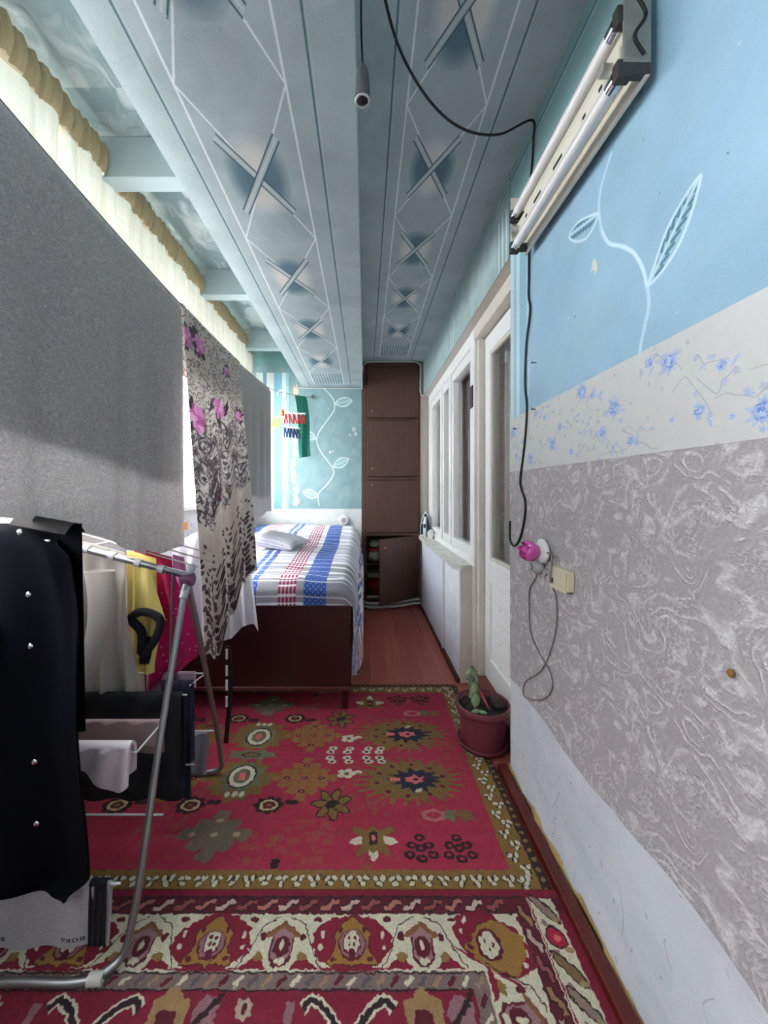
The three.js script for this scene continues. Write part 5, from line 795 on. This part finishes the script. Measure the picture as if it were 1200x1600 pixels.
{ // rose night light, plugged ball and open socket box with their cord
  const o = thing('rose_night_light', 'pink rose-shaped night light on the embossed wallpaper', 'night light'), cx = X_R - 0.045, cy = 1.04, d = 1.36, pink = S(C(212, 84, 172), 0.2, { clearcoat: 0.8 });
  const cup = (r0, r1, h, q0, q1, n) => sheet(20, 10, (u, v) => { const q = lerp(q0, q1, u), r = lerp(r0, r1, Math.sin(v * 1.5)) * (1 - 0.25 * Math.pow(v, 4)), e = h * v * (1 - 0.45 * Math.pow(2 * u - 1, 2) * v); return new THREE.Vector3(cx + 0.02 - e, cy + Math.sin(q) * r, -d + Math.cos(q) * r); });
  for (let k = 0; k < 3; k++) mesh('petal', cup(0.014, 0.043, 0.062, k * TAU / 3 + 0.3, k * TAU / 3 + TAU / 3 + 0.9), pink, o);
  for (let k = 0; k < 3; k++) mesh('petal', cup(0.008, 0.026, 0.07, k * TAU / 3 + 1.3, k * TAU / 3 + TAU / 3 + 1.9), pink, o);
  mesh('base', ball(X_R - 0.016, cy, d, 0.044, 0.38, 1, 1), M.white, o);
  mesh('cord', tube(onWall([[1.444, 0.976], [1.433, 0.935], [1.488, 0.873], [1.494, 0.797], [1.477, 0.703], [1.407, 0.659], [1.325, 0.627], [1.307, 0.592], [1.344, 0.533], [1.46, 0.459], [1.548, 0.432], [1.536, 0.482], [1.382, 0.612], [1.299, 0.748], [1.277, 0.841], [1.285, 0.9]], 0.006).concat([V(X_R - 0.036, 0.961, 1.262), V(X_R - 0.036, 1.01, 1.252), V(X_R - 0.02, 1.038, 1.285), V(X_R - 0.02, 1.04, 1.33)]), 0.0026, 200, 6), M.greyCable, o);
}
tag(mesh('wall_plug', [ball(X_R - 0.022, 0.978, 1.385, 0.027, 0.8, 1, 1), rod(V(X_R - 0.045, 0.978, 1.39), V(X_R - 0.052, 0.978, 1.392), 0.014, 16), rod(V(X_R, 0.965, 1.36), V(X_R - 0.012, 0.965, 1.36), 0.014, 12)], S(C(168, 168, 168), 0.35)), 'round grey plug just below the rose night light', 'plug');
{
  const o = thing('open_socket_box', 'broken cream socket cover beside the rose night light', 'socket'), c = S(C(208, 200, 172), 0.5);
  mesh('cover', [bx(X_R - 0.026, X_R - 0.002, 0.94, 1.005, 1.175, 1.27, 0.004), bx(X_R - 0.034, X_R - 0.026, 0.936, 0.948, 1.175, 1.27, 0.003), bx(X_R - 0.034, X_R - 0.026, 0.948, 1.0, 1.175, 1.188, 0.003)], c, o);
  mesh('recess', bx(X_R - 0.0265, X_R - 0.0255, 0.95, 0.965, 1.262, 1.274), M.black, o);
}

tag(mesh('wall_peg', [ball(X_R - 0.006, 0.933, 0.67, 0.006, 1, 1.2, 1, 10)], S(C(136, 96, 44), 0.6)), 'small orange-brown plug in the embossed wallpaper', 'wall plug');
[[1.62, 1.515, 'left of the black cable'], [1.445, 1.56, 'just above the floral border'], [1.445, 1.735, 'beside the black cable on the blue paint']].forEach(([d, y, w]) => tag(mesh('nail', [rod(V(X_R, y, d), V(X_R - 0.016, y, d), 0.002, 6), ball(X_R - 0.016, y, d, 0.0045, 0.5, 1, 1, 8)], S(C(46, 46, 50), 0.5, { metalness: 0.4 })), 'small dark nail ' + w, 'nail'));

// ================================================================ IRON on the sill, bag beside it
{
  const o = thing('steam_iron', 'blue and white steam iron standing upright on the window sill', 'iron'), x = 0.645, d = 4.08, y = 0.775;
  const outline = (s, h) => { const sh = new THREE.Shape(); sh.moveTo(-0.055 * s, 0); sh.quadraticCurveTo(-0.062 * s, 0.12 * h, -0.03 * s, 0.2 * h); sh.quadraticCurveTo(-0.012 * s, 0.255 * h, 0, 0.265 * h); sh.quadraticCurveTo(0.012 * s, 0.255 * h, 0.03 * s, 0.2 * h); sh.quadraticCurveTo(0.062 * s, 0.12 * h, 0.055 * s, 0); sh.closePath(); return sh; };
  const ex = (s, h, dep, z) => { const g = new THREE.ExtrudeGeometry(outline(s, h), { depth: dep, bevelEnabled: true, bevelSize: 0.004, bevelThickness: 0.004, bevelSegments: 2 }); g.translate(0, 0, z); return g; };
  const add = (n, g, m) => { g.rotateY(-0.25); g.translate(x, y, -d); mesh(n, g, m, o); };
  add('soleplate', ex(1.04, 1.0, 0.008, -0.05), M.steel); add('skirt', ex(1.0, 0.97, 0.02, -0.04), S(C(226, 228, 230), 0.3)); add('body', ex(0.86, 0.9, 0.03, -0.016), S(C(24, 62, 84), 0.25, { clearcoat: 0.5 }));
  const hd = new THREE.TubeGeometry(new THREE.CatmullRomCurve3([new THREE.Vector3(0, 0.015, 0.015), new THREE.Vector3(0, 0.02, 0.06), new THREE.Vector3(0, 0.09, 0.075), new THREE.Vector3(0, 0.16, 0.06), new THREE.Vector3(0, 0.2, 0.018)]), 40, 0.017, 12); add('handle', hd, S(C(224, 226, 228), 0.35));
  add('grip', new THREE.SphereGeometry(0.013, 12, 10).scale(1, 1.8, 0.7).translate(0, 0.115, 0.088), M.black); add('heel', new RoundedBoxGeometry(0.1, 0.02, 0.085, 2, 0.006).translate(0, 0.01, -0.01), S(C(206, 208, 210), 0.4)); add('button', new THREE.SphereGeometry(0.008, 10, 8).translate(-0.032, 0.14, 0.018), M.white);
}
tag(mesh('white_plastic_bag', crumple(0.672, 0.81, 3.92, 0.03, 0.055, 0.1, 21), S(C(214, 212, 208), 0.5, { transmission: 0.2, thickness: 0 })), 'crumpled white plastic bag beside the iron on the sill', 'bag');

// ================================================================ POTTED PLANT by the door
seed = 8;
{
  const o = thing('potted_jade_plant', 'small jade plant in a maroon plastic pot by the door', 'potted plant'), x = 0.578, d = 1.885, y = 0.012, pm = S(C(112, 50, 60), 0.42);
  mesh('saucer', lathe([[0.001, 0], [0.095, 0], [0.112, 0.006], [0.12, 0.022], [0.122, 0.03], [0.116, 0.03], [0.108, 0.014], [0.001, 0.008]], x, y, d, 56), pm, o);
  mesh('pot', lathe([[0.001, 0.01], [0.098, 0.01], [0.103, 0.02], [0.114, 0.17], [0.118, 0.174], [0.128, 0.178], [0.131, 0.186], [0.131, 0.202], [0.127, 0.208], [0.118, 0.206], [0.115, 0.17], [0.001, 0.165]], x, y, d, 64), pm, o);
  { const g = new THREE.CircleGeometry(0.1165, 48, 0, TAU), g2 = sheet(40, 16, (u, v) => { const q = u * TAU, r = 0.1162 * (1 - v); return V(x + Math.cos(q) * r, y + 0.182 + 0.012 * (fbm(10 + Math.cos(q) * r * 40, 10 + Math.sin(q) * r * 40, 3) - 0.5) + 0.006 * v, d + Math.sin(q) * r); }); mesh('soil', g2, S(C(38, 32, 30), 0.95), o); }
  for (let k = 0; k < 9; k++) { const q = rr(0, TAU), r = rr(0.03, 0.1); mesh('soil_clod', ball(x + Math.cos(q) * r, y + 0.188, d + Math.sin(q) * r, rr(0.006, 0.016), 1, 0.6, 1, 6), S(C(62, 48, 42), 0.95), o); }
  const sx = x - 0.03, sy = y + 0.18, stem = [V(sx, sy, d), V(sx - 0.004, sy + 0.07, d), V(sx - 0.012, sy + 0.135, d + 0.004), V(sx - 0.022, sy + 0.2, d)];
  mesh('stem', tube(stem, 0.0055, 24, 8), S(C(98, 104, 70), 0.7), o);
  const leafG = (l, w, t) => { const g = new THREE.SphereGeometry(1, 14, 10), p = g.attributes.position; for (let i = 0; i < p.count; i++) { const a = (p.getX(i) + 1) / 2; p.setXYZ(i, a * l, p.getY(i) * t, p.getZ(i) * w * Math.pow(Math.sin(Math.PI * Math.min(1, a * 0.93 + 0.04)), 0.35) + 0); } g.computeVertexNormals(); return g; };
  const lm = [C(92, 118, 82), C(112, 136, 96), C(76, 102, 74), C(124, 140, 106)].map((c) => S(c, 0.4)), curveS = new THREE.CatmullRomCurve3(stem);
  [[0.98, 0.6, -0.9, 0.05], [0.98, 3.4, -0.8, 0.05], [0.95, 1.9, -0.6, 0.045], [0.95, 5.0, -1.0, 0.04], [0.72, 0.2, -1.0, 0.062], [0.72, 3.0, -1.1, 0.06], [0.7, 1.6, -1.0, 0.05], [0.66, 4.6, -0.9, 0.06], [0.45, 0.6, -1.0, 0.055], [0.45, 3.5, -0.9, 0.055], [0.42, 5.2, -1.0, 0.06], [0.3, 2.2, -0.5, 0.045], [0.85, 2.6, -1.0, 0.055], [0.85, 5.6, -1.05, 0.055], [0.84, 4.0, -0.9, 0.05], [0.58, 2.2, -1.0, 0.058], [0.57, 5.3, -1.05, 0.06], [0.56, 3.9, -1.0, 0.055], [0.35, 4.2, -1.0, 0.06]].forEach(([t, q, tilt, l], i) => { const p = curveS.getPoint(t), g = leafG(l, 0.0165, 0.005); g.rotateZ(tilt); g.rotateY(q); g.translate(p.x, p.y, p.z); mesh('leaf', g, lm[i % 4], o); });
  for (const [a, b, q, tl, l, w] of [[-0.045, 0.03, 1.2, 1.3, 0.075, 0.022], [-0.075, 0.07, 0.3, 0.1, 0.045, 0.014], [0.0, 0.075, 2.8, 0.05, 0.045, 0.012]]) { const g = leafG(l, w, 0.008); g.rotateZ(tl); g.rotateY(q); g.translate(x + a, y + 0.192, -d + b); mesh('leaf', g, S(C(128, 150, 112), 0.4), o); }
  const rg = leafG(0.095, 0.008, 0.004); rg.rotateZ(-1.0); rg.rotateY(-0.7); rg.translate(x - 0.02, y + 0.272, -d + 0.01); mesh('red_leaf', rg, S(C(206, 60, 62), 0.4), o);
  mesh('stone', crumple(x + 0.075, y + 0.205, d + 0.0, 0.034, 0.024, 0.05, 31), S(C(66, 50, 46), 0.9), o);
}

scene.traverse((o) => { if (o.isMesh) { o.castShadow = true; o.receiveShadow = true; } });
renderer.render(scene, camera);
